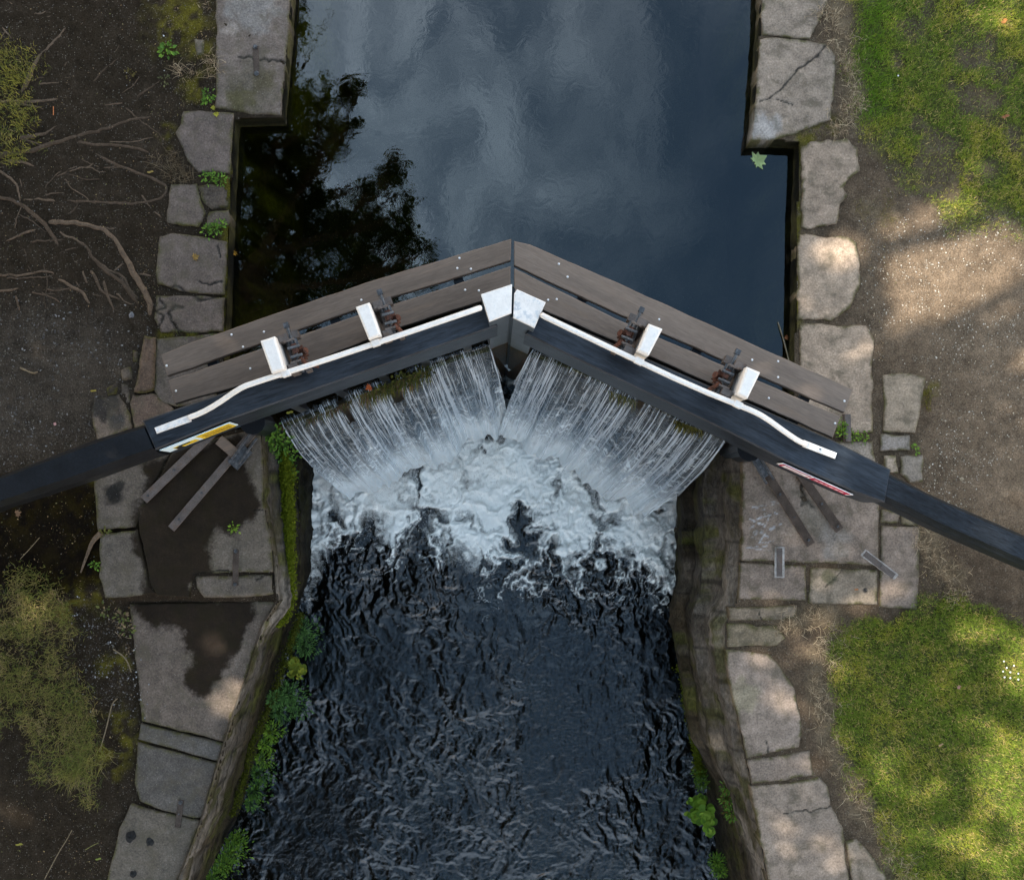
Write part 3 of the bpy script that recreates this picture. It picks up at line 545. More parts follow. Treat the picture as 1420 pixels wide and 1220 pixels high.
# ------------------------------------------------------------------ slabs
WET = []
def slab(name, label, poly_px, group=None, z0=0., th=.22, step=.0115, jit=.010, rnd=.007, col=(.165, .150, .140), cracks=(), wet=(), scrib=(), rough=False, tilt=(0, 0), edge_moss=.035, bump=.006, cat='paving stone', blot=()):
    poly = resample(P2(poly_px, z0), .028); s = abs(hash(label)) % 1 ; sd = sum(map(ord, label)) % 997
    c0 = poly.mean(0); j = (fbm(poly[:, 0]*9, poly[:, 1]*9, sd)-.5)*2*jit*2+(fbm(poly[:, 0]*40, poly[:, 1]*40, sd+1)-.5)*jit
    nrm = poly-c0; nrm /= np.linalg.norm(nrm, axis=1)[:, None]; poly = poly+nrm*(j-.002)[:, None]
    a = poly.min(0)-step*1.5; b = poly.max(0)+step*2.5
    xs = np.arange(a[0], b[0], step); ys = np.arange(a[1], b[1], step); X, Y = np.meshgrid(xs, ys)
    G = np.c_[X.ravel(), Y.ravel()]; d, q = sdf(G, poly); I = np.arange(len(G)).reshape(len(ys), len(xs))
    Q = np.stack([I[:-1, :-1], I[:-1, 1:], I[1:, 1:], I[1:, :-1]], -1).reshape(-1, 4)
    ok = (d < 0)[Q].any(1) & (d[Q].max(1) < step*2.2); Q = Q[ok]
    out = d > 0; G[out] = q[out]; d = np.where(out, 0, d)
    dep = -d; e = np.clip(1-dep/rnd, 0, 1); x, y = G[:, 0], G[:, 1]
    zt = z0-rnd*(1-np.sqrt(np.maximum(0, 1-e*e)))+(fbm(x*6, y*6, sd+2)-.5)*bump*2+(fbm(x*34, y*34, sd+3)-.5)*bump
    if rough: zt += (fbm(x*9, y*9, sd+7)-.5)*.06
    zt += (x-c0[0])*tilt[0]+(y-c0[1])*tilt[1]
    px, py = pxof(x, y, z0); P_ = np.c_[px, py]
    cc = np.ones((len(G), 3))*np.array(col)*(.80+.4*fbm(x*4, y*4, sd+4))[:, None]*(.86+.28*fbm(x*22, y*22, sd+5))[:, None]
    cc = cc*(.93+.14*((sd % 7)/7))*(.66 if c0[0] < 0 else 1.04)*np.array((1.13, .98, .84) if c0[0] < 0 else (1.15, .98, .81))  # left bank toned darker for tree shade, right bank lighter, in the colour itself
    em = sst(.022, .0, dep+(fbm(x*18, y*18, sd+6)-.5)*.03)
    cc += (np.array((.05, .042, .025))-cc)*(em*.55)[:, None]
    if edge_moss: 
        k = sst(edge_moss, .0, dep+(fbm(x*12, y*12, sd+8)-.5)*edge_moss*1.5)*sst(.4, .6, fbm(x*16, y*16, sd+10)); cc += (np.array((.05, .047, .012))-cc)*(k*.8)[:, None]
    for cr in cracks:
        dc = pline(P_+np.c_[(fbm(x*14, y*14, 5)-.5)*10, (fbm(x*14, y*14, 6)-.5)*10], cr[0]); wd = cr[1] if len(cr) > 1 else 1.6
        k = sst(wd*1.3, wd*.3, dc); zt -= k*.012; cc += (np.array((.022, .018, .014))-cc)*(k*.9)[:, None]
    for sc in scrib:
        k = sst(1.3, .3, pline(P_, sc))*sst(.4, .6, fbm(x*40, y*40, 7)); cc += (np.array((.33, .33, .33))-cc)*(k*.6)[:, None]
    for bc, br, bcol, bs in blot:
        k = sst(br*1.2, br*.6, np.hypot(px-bc[0], py-bc[1])+(fbm(x*12, y*12, 9)-.5)*br*1.2)*bs; cc += (np.array(bcol)-cc)*k[:, None]
    wt = np.zeros(len(G))
    for wp in wet: wt = np.maximum(wt, sst(24, -20, sdf(P_, wp)[0]+(fbm(x*7, y*7, 77)-.5)*34))
    V = np.c_[x, y, zt]
    # skirt
    used = np.unique(Q); E = np.concatenate([Q[:, [0, 1]], Q[:, [1, 2]], Q[:, [2, 3]], Q[:, [3, 0]]]); Es = np.sort(E, 1)
    key = Es[:, 0]*len(G)+Es[:, 1]; u, inv, cnt = np.unique(key, return_inverse=True, return_counts=True); bd = E[cnt[inv] == 1]
    bv = np.unique(bd); mp_ = -np.ones(len(G), int); mp_[bv] = len(G)+np.arange(len(bv))
    VB = V[bv].copy(); VB[:, 2] = z0-th; S = np.c_[bd[:, 1], bd[:, 0], mp_[bd[:, 0]], mp_[bd[:, 1]]]
    V = np.r_[V, VB]; cc = np.r_[cc, np.ones((len(bv), 3))*np.array((.020, .018, .007))]; wt = np.r_[wt, wt[bv]]; Q = np.r_[Q, S]
    rm = -np.ones(len(V), int); us = np.unique(Q); rm[us] = np.arange(len(us)); 
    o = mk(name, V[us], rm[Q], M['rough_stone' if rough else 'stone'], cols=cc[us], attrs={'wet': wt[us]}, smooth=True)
    return tag(o, label, cat, group)
RT = 'kerb slabs along the right bank'; LTg = 'kerb slabs along the left bank'; LG = (.175, .160, .148); DG = (.150, .135, .128)
PL = (.235, .205, .178)
slab('kerb_slab', 'cut off grey kerb slab at the top edge of the picture on the right bank', [(1056, -40), (1152, -40), (1148, 0), (1139, 27), (1123, 53), (1056, 49)], RT, col=LG, jit=.008)
slab('kerb_slab', 'large grey kerb slab with a long diagonal crack, corner of the right recess', [(1053, 53), (1100, 54), (1148, 62), (1159, 78), (1158, 127), (1152, 166), (1118, 180), (1106, 187), (1068, 195), (1043, 194)], RT, col=LG, jit=.012,
     cracks=[([(1054, 142), (1075, 130), (1110, 95), (1147, 64)], 1.7), ([(1080, 138), (1100, 148)], 1.0)], blot=[((1060, 175), 22, (.26, .25, .24), .6)])
slab('kerb_slab', 'tan kerb slab with a ragged soil covered edge, just south of the recess corner', [(1112, 202), (1124, 194), (1174, 192), (1188, 207), (1192, 237), (1174, 251), (1170, 260), (1177, 274), (1166, 284), (1161, 313), (1111, 317)], RT, col=(.20, .175, .155), jit=.02)
slab('kerb_slab', 'pale kerb slab touched by a small sun fleck on its top edge', [(1108, 324), (1177, 328), (1189, 335), (1194, 359), (1192, 401), (1177, 427), (1161, 439), (1151, 445), (1105, 443)], RT, col=PL, jit=.014)
slab('kerb_slab', 'largest pale kerb slab, half under the right gate walkway end', [(1109, 449), (1201, 452), (1213, 472), (1210, 525), (1211, 600), (1176, 600), (1109, 570)], RT, col=PL, jit=.012)
slab('paving_stone', 'triangle of grey stone showing between the right beam and the green weeds', [(1150, 612), (1211, 611), (1216, 645), (1226, 672), (1150, 640)], col=(.19, .18, .17))
slab('paving_stone', 'tapering upright slab set in the path right of the walkway end', [(1225, 521), (1251, 516), (1284, 523), (1277, 565), (1269, 600), (1225, 599)], col=(.20, .18, .155), jit=.008)
slab('sett', 'wide bluish sett directly below the tapering slab', [(1220, 602), (1262, 603), (1262, 624), (1220, 625)], 'small setts beside the right beam', col=(.15, .15, .155), cat='sett')
slab('sett', 'narrow pale sett squeezed against the right beam', [(1227, 632), (1244, 631), (1246, 655), (1228, 653)], 'small setts beside the right beam', col=(.24, .22, .20), cat='sett')
slab('sett', 'square grey sett furthest from the canal by the right beam', [(1249, 632), (1280, 631), (1280, 668), (1262, 670), (1248, 657)], 'small setts beside the right beam', col=(.16, .155, .15), cat='sett')
sb = [[(1060+18*math.sin(i*1.9)+8*math.cos(i*5.1), 695+i*3.4+6*math.sin(i*3.3)) for i in range(j, j+6)] for j in range(0, 18, 2)]
slab('paving_slab', 'largest brown slab with chalk scribbles, carrying the two iron straps', [(1031, 620), (1062, 622), (1150, 648), (1220, 698), (1218, 784), (1120, 780), (1028, 777)], col=DG, scrib=sb+[[(1038, 735), (1045, 728), (1050, 740), (1058, 733)], [(1042, 745), (1055, 748), (1062, 738)]], jit=.006,
     cracks=[([(1108, 660), (1118, 690), (1112, 700)], 3.), ([(1112, 690), (1128, 700)], 2.5)], blot=[((1160, 750), 26, (.2, .185, .165), .5), ((1120, 720), 26, (.20, .17, .13), .5)])
RG = 'row of slabs below the chalked slab'
slab('paving_slab', 'slab at the canal edge holding the lower half of an upright iron cramp', [(1027, 780), (1118, 784), (1119, 833), (1024, 830)], RG, col=DG, jit=.005)
slab('paving_slab', 'middle slab of the row, stained, with a small dark hole', [(1125, 787), (1217, 790), (1217, 838), (1121, 837)], RG, col=(.15, .14, .125), jit=.007, blot=[((1152, 800), 12, (.07, .065, .035), .8), ((1200, 818), 3, (.02, .02, .02), 1)], cracks=[([(1145, 815), (1170, 790)], 1.)])
slab('paving_slab', 'tall plain slab at the right end of the row with a slanting iron cramp at its corner', [(1222, 728), (1277, 731), (1275, 790), (1272, 846), (1220, 841)], RG, col=DG, jit=.006)
slab('sett', 'small square sett between the right beam and the tall plain slab', [(1222, 706), (1248, 710), (1246, 725), (1221, 725)], 'setts under the right beam', col=DG, cat='sett')
slab('sett', 'mossy little sett beside the small square one under the right beam', [(1250, 712), (1277, 719), (1277, 729), (1250, 727)], 'setts under the right beam', col=(.13, .12, .09), cat='sett')
slab('kerb_slab', 'thin cracked coping strip just below the row of slabs', [(1010, 842), (1106, 839), (1103, 856), (1070, 861), (1011, 860)], RT, col=(.15, .135, .115), z0=0., cracks=[([(1052, 842), (1054, 860)], 1.2)])
slab('kerb_slab', 'short rectangular coping slab fading into straw at its right end', [(1008, 864), (1077, 867), (1090, 885), (1077, 895), (1008, 897)], RT, col=(.155, .14, .11), z0=0., edge_moss=.05)
slab('kerb_slab', 'long rounded coping slab with lichen, tallest on the lower right bank', [(1006, 900), (1064, 906), (1077, 918), (1103, 954), (1106, 977), (1113, 1017), (1109, 1036), (1036, 1051), (1021, 984), (1011, 941)], RT, col=DG, z0=0., jit=.008, blot=[((1030, 965), 22, (.20, .18, .10), .4)], cracks=[([(1062, 1025), (1068, 1046)], 1.)])
slab('kerb_slab', 'narrow coping slab between the rounded slab and the speckled one', [(1037, 1054), (1124, 1040), (1127, 1074), (1085, 1083), (1041, 1087)], RT, col=DG, z0=0.)
slab('kerb_slab', 'speckled coping slab running off the bottom of the right bank', [(1041, 1090), (1085, 1086), (1134, 1077), (1149, 1089), (1152, 1115), (1170, 1148), (1171, 1168), (1177, 1213), (1188, 1290), (1082, 1290), (1065, 1218), (1047, 1125)], RT, col=(.155, .14, .13), z0=0., cracks=[([(1085, 1128), (1120, 1124), (1152, 1117)], .9)])
slab('paving_stone', 'slim stone beside the speckled slab at the bottom right', [(1173, 1167), (1188, 1162), (1208, 1184), (1227, 1210), (1248, 1280), (1194, 1290), (1181, 1215)], col=(.16, .145, .13))
# left bank
slab('kerb_block', 'big stained block at the top left with an iron cramp, jutting over the water', [(297, -40), (405, -40), (403, 0), (391, 162), (340, 158), (298, 148), (298, 60)], LTg, col=(.17, .155, .15), th=.30, rnd=.022, cracks=[([(330, 78), (350, 82), (395, 86)], 1.6)],
     blot=[((350, 120), 40, (.075, .065, .045), .6), ((320, 40), 12, (.26, .22, .19), .5), ((350, 5), 40, (.2, .19, .18), .5), ((335, 140), 22, (.05, .045, .015), .7), ((370, 110), 18, (.055, .045, .02), .6)])
slab('paving_stone', 'small loose stone alone in the moss beside the jutting block', [(270, 55), (283, 56), (283, 76), (273, 77)], col=(.17, .16, .15), th=.05, jit=.008)
slab('kerb_slab', 'five sided slab just below the jutting block, dry grass at its back', [(253, 154), (275, 152), (324, 157), (319, 241), (275, 240), (260, 223), (243, 184), (250, 173)], LTg, col=(.145, .13, .128), jit=.007)
slab('kerb_slab', 'small ragged slab with a darker stone wedged at its right', [(237, 256), (273, 254), (277, 278), (286, 296), (275, 315), (230, 310), (231, 288)], LTg, col=(.145, .13, .125), jit=.012)
slab('kerb_stone', 'dark rounded stone wedged beside the small ragged slab', [(276, 259), (310, 256), (317, 254), (316, 286), (294, 291), (281, 280)], LTg, col=(.10, .092, .085), jit=.012, rough=True)
slab('kerb_stone', 'little weed fringed stone above the yellow leaf slab', [(290, 294), (317, 291), (316, 312), (284, 316)], LTg, col=(.11, .10, .09), jit=.014)
slab('kerb_slab', 'slab carrying a yellow fallen leaf, on the left bank', [(220, 327), (240, 322), (316, 334), (312, 409), (259, 406), (218, 393), (216, 378)], LTg, col=(.15, .135, .13), jit=.007, cracks=[([(275, 390), (290, 398), (310, 392)], 1.4), ([(224, 397), (250, 400), (262, 406)], 1.6), ([(300, 343), (306, 356)], 1.2)])
slab('kerb_slab', 'badly cracked slab above the left walkway end', [(217, 410), (262, 409), (311, 413), (309, 459), (267, 460), (223, 461), (212, 442)], LTg, col=(.14, .125, .12), jit=.010,
     cracks=[([(250, 462), (238, 445), (233, 432), (240, 426), (252, 426)], 2.6), ([(215, 430), (225, 440), (222, 455)], 1.6), ([(222, 412), (228, 425), (216, 432)], 1.4), ([(262, 408), (280, 418), (300, 412)], 2.6)])
slab('paving_slab', 'smooth grey slab under the left end of the walkway', [(217, 470), (300, 462), (300, 560), (243, 563), (222, 559), (213, 541)], col=(.12, .112, .108), jit=.004)
RB = 'rubble stones behind the left walkway'
slab('rubble_stone', 'tall rough pinkish boulder next to the smooth grey slab', [(199, 464), (215, 466), (213, 540), (200, 546), (184, 543), (192, 500)], RB, col=(.125, .10, .085), rough=True, jit=.012, rnd=.03, z0=.03, cat='stone')
slab('rubble_stone', 'flat pinkish stone touching the left beam', [(184, 547), (213, 544), (240, 566), (240, 578), (186, 596), (181, 560)], RB, col=(.15, .12, .105), jit=.010, cat='stone')
slab('rubble_stone', 'uppermost small oval rubble stone', [(183, 485), (190, 488), (190, 501), (184, 501)], RB, col=(.12, .105, .09), rough=True, rnd=.02, cat='stone')
slab('rubble_stone', 'rounded rubble stone with a mossy right side', [(165, 512), (181, 508), (182, 525), (168, 527)], RB, col=(.12, .11, .10), rough=True, rnd=.025, cat='stone')
slab('rubble_stone', 'slim upright rubble stone in the middle of the heap', [(167, 531), (178, 533), (181, 557), (173, 560), (164, 545)], RB, col=(.125, .115, .105), rough=True, rnd=.02, cat='stone')
slab('rubble_stone', 'dark wedge of stone left of the slim upright one', [(148, 538), (160, 528), (165, 533), (160, 546), (150, 548)], RB, col=(.06, .055, .05), rough=True, rnd=.02, cat='stone')
slab('rubble_stone', 'largest black stained stone tucked under the left beam', [(131, 552), (164, 547), (181, 577), (183, 594), (134, 612), (128, 577)], RB, col=(.15, .13, .115), jit=.012, blot=[((148, 566), 22, (.02, .018, .016), .9), ((160, 585), 12, (.03, .03, .028), .7)], cat='stone')
W1 = [(205, 650), (250, 625), (330, 605), (345, 640), (350, 690), (362, 705), (332, 730), (300, 740), (290, 790), (272, 800), (262, 835), (205, 832), (192, 760), (185, 720), (195, 690)]
slab('paving_slab', 'plain slab by the soil with a dark hole, under the left beam', [(130, 664), (180, 645), (236, 625), (200, 700), (187, 730), (135, 736)], col=(.125, .118, .11), jit=.007, wet=[W1], blot=[((158, 688), 15, (.012, .011, .010), 1), ((165, 675), 9, (.015, .014, .012), .9)])
slab('paving_slab', 'plain slab below the one with the dark hole', [(137, 740), (191, 734), (207, 813), (216, 823), (145, 830), (138, 799)], col=(.125, .12, .112), jit=.007, wet=[W1])
slab('paving_slab', 'largest wet slab carrying the two long iron straps on the left', [(238, 628), (300, 606), (345, 597), (361, 600), (364, 640), (366, 705), (377, 760), (379, 793), (275, 795), (267, 801), (262, 828), (218, 826), (209, 812), (193, 733), (190, 702), (204, 696)], col=(.14, .132, .12), jit=.004, wet=[W1],
     cracks=[([(350, 705), (368, 708)], 1.0), ([(270, 797), (300, 790), (340, 797)], 1.2)])
slab('kerb_stone', 'rounded stone with the foot of an iron cramp at the left chamber edge', [(270, 799), (377, 796), (380, 824), (340, 829), (281, 829), (270, 815)], LTg, col=(.125, .118, .11), rnd=.03, jit=.006, cracks=[([(355, 802), (375, 795)], 1.2)])
W2 = [(185, 825), (345, 828), (348, 860), (325, 900), (305, 930), (285, 965), (262, 950), (275, 915), (255, 880), (200, 850)]
slab('kerb_slab', 'huge lower slab with a wet tongue shaped stain and a sun fleck', [(179, 837), (300, 834), (386, 834), (363, 869), (345, 930), (326, 985), (312, 1029), (196, 1000), (193, 960), (185, 900)], LTg, z0=-.08, th=.3, col=(.14, .125, .115), jit=.006, wet=[W2])
slab('kerb_slab', 'thin bluish slab strip crossing the left wing', [(194, 1003), (311, 1031), (303, 1056), (191, 1025)], LTg, z0=-.08, col=(.11, .112, .115), jit=.004)
slab('kerb_slab', 'smooth bluish slab with an iron cramp in its lower corner', [(190, 1029), (303, 1059), (295, 1090), (281, 1133), (268, 1134), (224, 1123), (193, 1111), (186, 1086)], LTg, z0=-.08, col=(.112, .112, .112), jit=.004)
slab('kerb_slab', 'bottom left slab with three dark lumps lying on it', [(181, 1114), (224, 1127), (280, 1138), (262, 1185), (236, 1290), (130, 1290), (150, 1215), (165, 1150)], LTg, z0=-.08, col=(.125, .12, .11), jit=.006)
# ------------------------------------------------------------------ iron straps and cramps
def strap(name, label, a, b, wpx, z_, bolts, group, mat='iron', cat='iron strap', th=.018):
    A = np.array(P(*a, z_)); B = np.array(P(*b, z_)); d = (B-A)[:2]; L = np.linalg.norm(d); d /= L; n = np.array((-d[1], d[0])); w_ = wpx*(H-z_)/F/2
    m = MB(); m.prism([A[:2]-n*w_, B[:2]-n*w_, B[:2]+n*w_, A[:2]+n*w_], z_-th, z_, bev=.003)
    o = m.build(name, M[mat]); tag(o, label, cat, group)
    for t, r in bolts:
        q = A[:2]+d*L*t; m = MB(); m.tube([(q[0], q[1], z_), (q[0], q[1], z_+.012)], r, 6); m.tube([(q[0], q[1], z_+.012), (q[0], q[1], z_+.022)], r*.55, 8)
        m.build('bolt', M['oldiron'], o)
    return o, d, n
SG = 'long iron anchor straps bolted to the stones'
strap('iron_strap', 'shorter grey iron strap partly hidden by the left beam', (199, 693), (300, 595), 12, .03, ((.06, .011), (.42, .011)), SG)
s_, d_, n_ = strap('iron_strap', 'longest grey iron strap on the wet slab, ending in a black clamp', (237, 733), (352, 598), 11, .035, ((.10, .011), (.37, .011), (.70, .010)), SG)
m = MB()
for k in (-1, 1):
    a = np.array(P(326, 640, .06))+np.r_[n_*k*.035, 0]; b = np.array(P(352, 604, .06))+np.r_[n_*k*.035, 0]; m.tube([a, b], .012, 6)
m.box(P(333, 634, .05), np.r_[d_*.10, 0], np.r_[n_*.055, 0], (0, 0, .012)); m.build('clamp', M['oldiron'], s_)
m = MB(); m.box(P(318, 622, .04), np.r_[d_*.045, 0], np.r_[n_*.12, 0], (0, 0, .014)); bevel(m.build('wooden_block', M['plankL'], s_), .004)
s_, d_, n_ = strap('iron_strap', 'longer rusty strap on the chalked slab with a square nut at its tip', (1125, 755), (1046, 628), 12, .035, ((.05, .013), (.30, .007), (.55, .013)), SG, 'oldrust')
m = MB()
for k in (-1, 1): m.tube([np.array(P(1068, 668, .06))+np.r_[n_*k*.035, 0], np.array(P(1046, 632, .06))+np.r_[n_*k*.035, 0]], .012, 6)
m.box(P(1056, 648, .05), np.r_[d_*.09, 0], np.r_[n_*.045, 0], (0, 0, .012)); m.build('clamp', M['oldiron'], s_)
strap('iron_strap', 'shorter rusty strap disappearing under the red and white sign', (1165, 735), (1104, 648), 12, .035, ((.06, .013), (.42, .013)), SG, 'oldrust')
CG = 'iron cramps let into the stones'
strap('iron_cramp', 'rusty cramp with knobbed ends on the jutting top left block', (354, 64), (356, 104), 8, .008, ((.04, .02), (.96, .022)), CG, 'oldrust', 'iron cramp')
strap('iron_cramp', 'brown cramp standing upright on the wet left slab edge', (327, 762), (326, 812), 8, .010, ((.04, .018), (.96, .016)), CG, 'oldrust', 'iron cramp')
strap('iron_cramp', 'short slanted cramp on the smooth bluish slab', (251, 1109), (246, 1147), 8, -.07, ((.08, .02), (.5, .006)), CG, 'oldrust', 'iron cramp')
strap('iron_cramp', 'plain grey cramp bridging two slabs below the chalk marks', (1081, 760), (1081, 799), 8, .012, (), CG, 'iron', 'iron cramp')
strap('iron_cramp', 'diagonal grey cramp at the corner of the tall plain slab', (1199, 767), (1240, 799), 8, .012, ((.55, .005),), CG, 'iron', 'iron cramp')
def lead(label, pts, w):   # pale mortar setting round two cramps
    p = resample(P2(pts, .006), .02); c = p.mean(0); v = p-c; v /= np.linalg.norm(v, axis=1)[:, None]; p = p+v*((fbm(p[:, 0]*40, p[:, 1]*40, 5)-.5)*.014)[:, None]
    m = MB(); m.cur = (.27, .25, .23); m.prism(p, -.01, .008, bev=.002); tag(m.build('cramp_mortar', M['stone']), label, 'mortar')
lead('pale mortar bed round the plain grey cramp', [(1074, 758), (1088, 758), (1088, 801), (1074, 801)], 1)
lead('pale mortar bed round the diagonal grey cramp', [(1200, 761), (1247, 797), (1240, 804), (1193, 770)], 1)
m = MB(); m.prism(P2([(1171, 574), (1180, 574), (1181, 612), (1173, 612)], .05), -.02, .05, bev=.004)
tag(m.build('iron_post', M['iron']), 'short flat iron stake standing among green weeds at the right walkway end', 'stake')
# ------------------------------------------------------------------ lock gates
def leaf_gate(side):
    Lf = side == 'L'; pm = M['plank'+side]; bm = M['beam'+side]
    org = P(345, 590, -2.6) if Lf else P(1050, 625, -2.6)
    g = empty('lock_gate', (org[0], org[1], -2.6))
    tag(g, 'left lock gate leaf with its black balance beam and a yellow warning sign' if Lf else 'right lock gate leaf with its black balance beam and a red and white sign', 'lock gate', 'pair of mitred lock gates')
    dr = np.array((math.cos(AL if Lf else AR), math.sin(AL if Lf else AR))); nn = np.array((-dr[1], dr[0]))   # nn points upstream
    ZB, ZBb = 1.05, .55
    if Lf:
        N = [(197, 583), (314, 543), (520, 471), (674, 421)]; S = [(690, 452), (560, 497), (400, 553), (309, 585), (215, 624)]
        tail_n = [(-120, 700), (0, 657), (130, 607), (197, 587)]; tail_s = [(215, 628), (200, 632), (113, 664), (0, 701), (-120, 745)]
    else:
        N = [(748, 432), (820, 463), (1023, 552), (1155, 610), (1236, 651)]; S = [(1228, 697), (1187, 683), (1091, 640), (1008, 598), (820, 508), (728, 463)]
        tail_n = [(1233, 653), (1300, 687), (1420, 739), (1550, 795)]; tail_s = [(1550, 838), (1420, 783), (1300, 730), (1228, 694)]
    m = MB(); m.prism(P2(N+S, ZB), ZBb, ZB, bev=.012); beam = m.build('balance_beam', bm, g)
    # rounded tail: octagonal section
    n_ = resample(P2(tail_n, ZB), .12, False); s_ = resample(P2(tail_s[::-1] if True else tail_s, ZB), .12, False); k = min(len(n_), len(s_))
    ti = np.linspace(0, 1, 24); fn = lambda A: np.c_[np.interp(ti, np.linspace(0, 1, len(A)), A[:, 0]), np.interp(ti, np.linspace(0, 1, len(A)), A[:, 1])]
    n_, s_ = fn(n_), fn(s_); rows = []
    sec = [(.0, -.10), (.0, -.33), (.14, -.46), (.86, -.46), (1., -.33), (1., -.10), (.84, 0.), (.16, 0.)]
    for i in range(24):
        fl = 1.
        rows.append([(*(n_[i]*(1-a)+s_[i]*a), ZB-.004+zz_*fl) for a, zz_ in sec])
    rows = np.array(rows); V = rows.reshape(-1, 3); I = np.arange(24*8).reshape(24, 8); fs = []
    for i in range(23):
        for j in range(8): fs.append((I[i, j], I[i, (j+1) % 8], I[i+1, (j+1) % 8], I[i+1, j]))
    fs += [tuple(I[0][::-1]), tuple(I[-1])]
    mk('beam_tail', V, fs, M['tar'] if Lf else M['tarR'], g)
    # planks
    ZP = .72
    if Lf: pls = [[(223, 492), (251, 480), (486, 399), (560, 376), (709, 331), (708, 361), (520, 420), (232, 522)], [(233, 528), (494, 438), (535, 426), (708, 369), (708, 408), (667, 418), (552, 455), (377, 523), (243, 560)]]
    else: pls = [[(713, 334), (735, 339), (860, 394), (1097, 501), (1183, 540), (1171, 572), (860, 437), (713, 368)], [(713, 372), (860, 445), (1166, 577), (1155, 607), (1023, 548), (820, 459), (745, 427), (713, 414)]]
    if Lf: bolts = [[(231, 507), (321, 464), (366, 460), (337, 481), (501, 416), (637, 358), (634, 372), (653, 373)], [(244, 542), (347, 511), (645, 402), (664, 403)]]
    else: bolts = [[(775, 366), (787, 384), (914, 443), (1043, 499), (1079, 501), (1079, 523), (1171, 556)], [(772, 415), (1066, 552), (1158, 587), (760, 416)]]
    for pl, bl in zip(pls, bolts):
        p = resample(P2(pl, ZP), .06); c = (fbm(p[:, 0]*5, p[:, 1]*5, 300)-.5)*.012; p = p+np.outer(c, nn)
        m = MB(); m.prism(p, ZP-.055, ZP, bev=.006); po = m.build('walkway_plank', pm, g)
        for b in bl:
            q = P(*b, ZP); m = MB(); r_ = .0095; rr = []
            for t in (0, 30, 60): rr.append((r_*math.cos(R(t)), r_*.6*math.sin(R(t))))
            m.tube([(q[0], q[1], ZP-.004)]+[(q[0], q[1], ZP+z_) for _, z_ in rr]+[(q[0], q[1], ZP+r_*.62)], [r_]+[a for a, _ in rr]+[.002], 10); m.build('bolt', M['bolt'], po, smooth=True)
    # plank bearers
    brs = [(300, 520), (470, 460), (640, 400)] if Lf else [(800, 430), (960, 500), (1110, 565)]
    for b in brs:
        q = np.array(P(*b, .64)[:2]); m = MB(); m.box((*(q+nn*.02), .60), (*(dr*.04), 0), (*(nn*.20), 0), (0, 0, .045)); m.build('plank_bearer', M['tar'], g)
    # leaf boards, sill beam at the crest, intermediate struts
    cr = CRL if Lf else CRR; a = cr[0]; b = cr[-1]; off = nn*.02
    m = MB(); a2 = a-dr*.12 if Lf else a+dr*.02; b2 = b-dr*.02 if Lf else b+dr*.12
    nb = 7; hgt = 3.1/nb
    for i in range(nb):
        z1 = -.235-i*hgt; m.prism([a2+off, b2+off, b2+off+nn*.16, a2+off+nn*.16], z1-hgt+.012, z1, bev=.008)
    m.build('gate_board', M['wetwood'], g)
    for t in np.linspace(.12, .9, 5):
        q = a+(b-a)*t+nn*.12; m = MB(); m.box((*q, .15), (*(dr*.035), 0), (*(nn*.05), 0), (0, 0, .42)); m.build('strut', M['tar'], g)
    # under beam just above the overflow, and the wider head beam under the balance beam
    m = MB(); m.prism([a2+nn*.10, b2+nn*.10, b2+nn*.30, a2+nn*.30], .12, .55, bev=.01); m.build('top_rail', M['tar'], g)
    # mitre post and cap
    cap = [(666.7, 408), (710, 394), (709.2, 434), (678.3, 446)] if Lf else [(713, 407), (717, 401), (757, 419), (741, 454.4), (711.6, 440.5)]
    pc = P2(cap, 1.30); cc = pc.mean(0)
    m = MB(); m.prism(cc+(pc-cc)*.97, -.15, 1.285, bev=.004); m.build('mitre_post', M['post'], g)
    if Lf: m = MB(); m.prism(P2([(708, 400), (714.5, 400), (714, 440), (708, 440)], 1.2), -3.2, 1.2); m.build('gap_filler', M['tar'], g)  # dark filler added to close the bright gap between the posts
    m = MB(); m.prism(cc+(pc-cc)*.95, -3.2, -.15); m.build('post_foot', M['wetwood'], g)
    m = MB(); p = resample(pc, .05); p = p+(cc-p)*(fbm(p[:, 0]*30, p[:, 1]*30, 5)[:, None]-.5)*.03; m.prism(p, 1.272, 1.30, bev=.006); m.build('post_cap', M['whitechip'] if not Lf else M['white'], g)
    # heel post
    hq = np.array(P(350, 585, .2)[:2]) if Lf else np.array(P(1040, 622, .2)[:2])
    m = MB(); m.tube([(hq[0], hq[1], -3.2), (hq[0], hq[1], .2)], .11, 14); m.build('heel_post', M['tar'], g)
    # white grab rail
    if Lf: rl = [(666, 427, 1.30), (660, 429, 1.33), (560, 463, 1.33), (440, 503, 1.33), (345, 533, 1.33), (330, 540, 1.30), (300, 561, 1.18), (278, 573, 1.09), (262, 579, 1.075)]; plate = [(262, 575), (265, 584), (217, 601), (214, 593)]
    else: rl = [(752, 437, 1.30), (757, 440, 1.33), (860, 489, 1.33), (960, 536, 1.33), (1040, 568, 1.33), (1060, 578, 1.29), (1090, 600, 1.17), (1108, 612, 1.10), (1118, 616, 1.075)]; plate = [(1115, 610), (1161, 628), (1158, 636), (1113, 619)]
    m = MB(); m.tube([P(*q) for q in smoothp(rl, 1)], .021, 10); ra = m.build('grab_rail', M['white'], g, smooth=True)
    m = MB(); m.prism(P2(plate, 1.07), 1.05, 1.07, bev=.003); m.build('end_plate', M['whitechip' if Lf else 'white'], ra)
    for t in ((.3, .62, .93) if Lf else (.35, .6)):
        q0 = P2(plate, 1.07); q = (q0[0]+q0[1])/2*(1-t)+(q0[2]+q0[3])/2*t
        m = MB(); m.tube([(q[0], q[1], 1.07), (q[0], q[1], 1.080)], .013, 6); m.build('bolt', M['bolt'], ra)
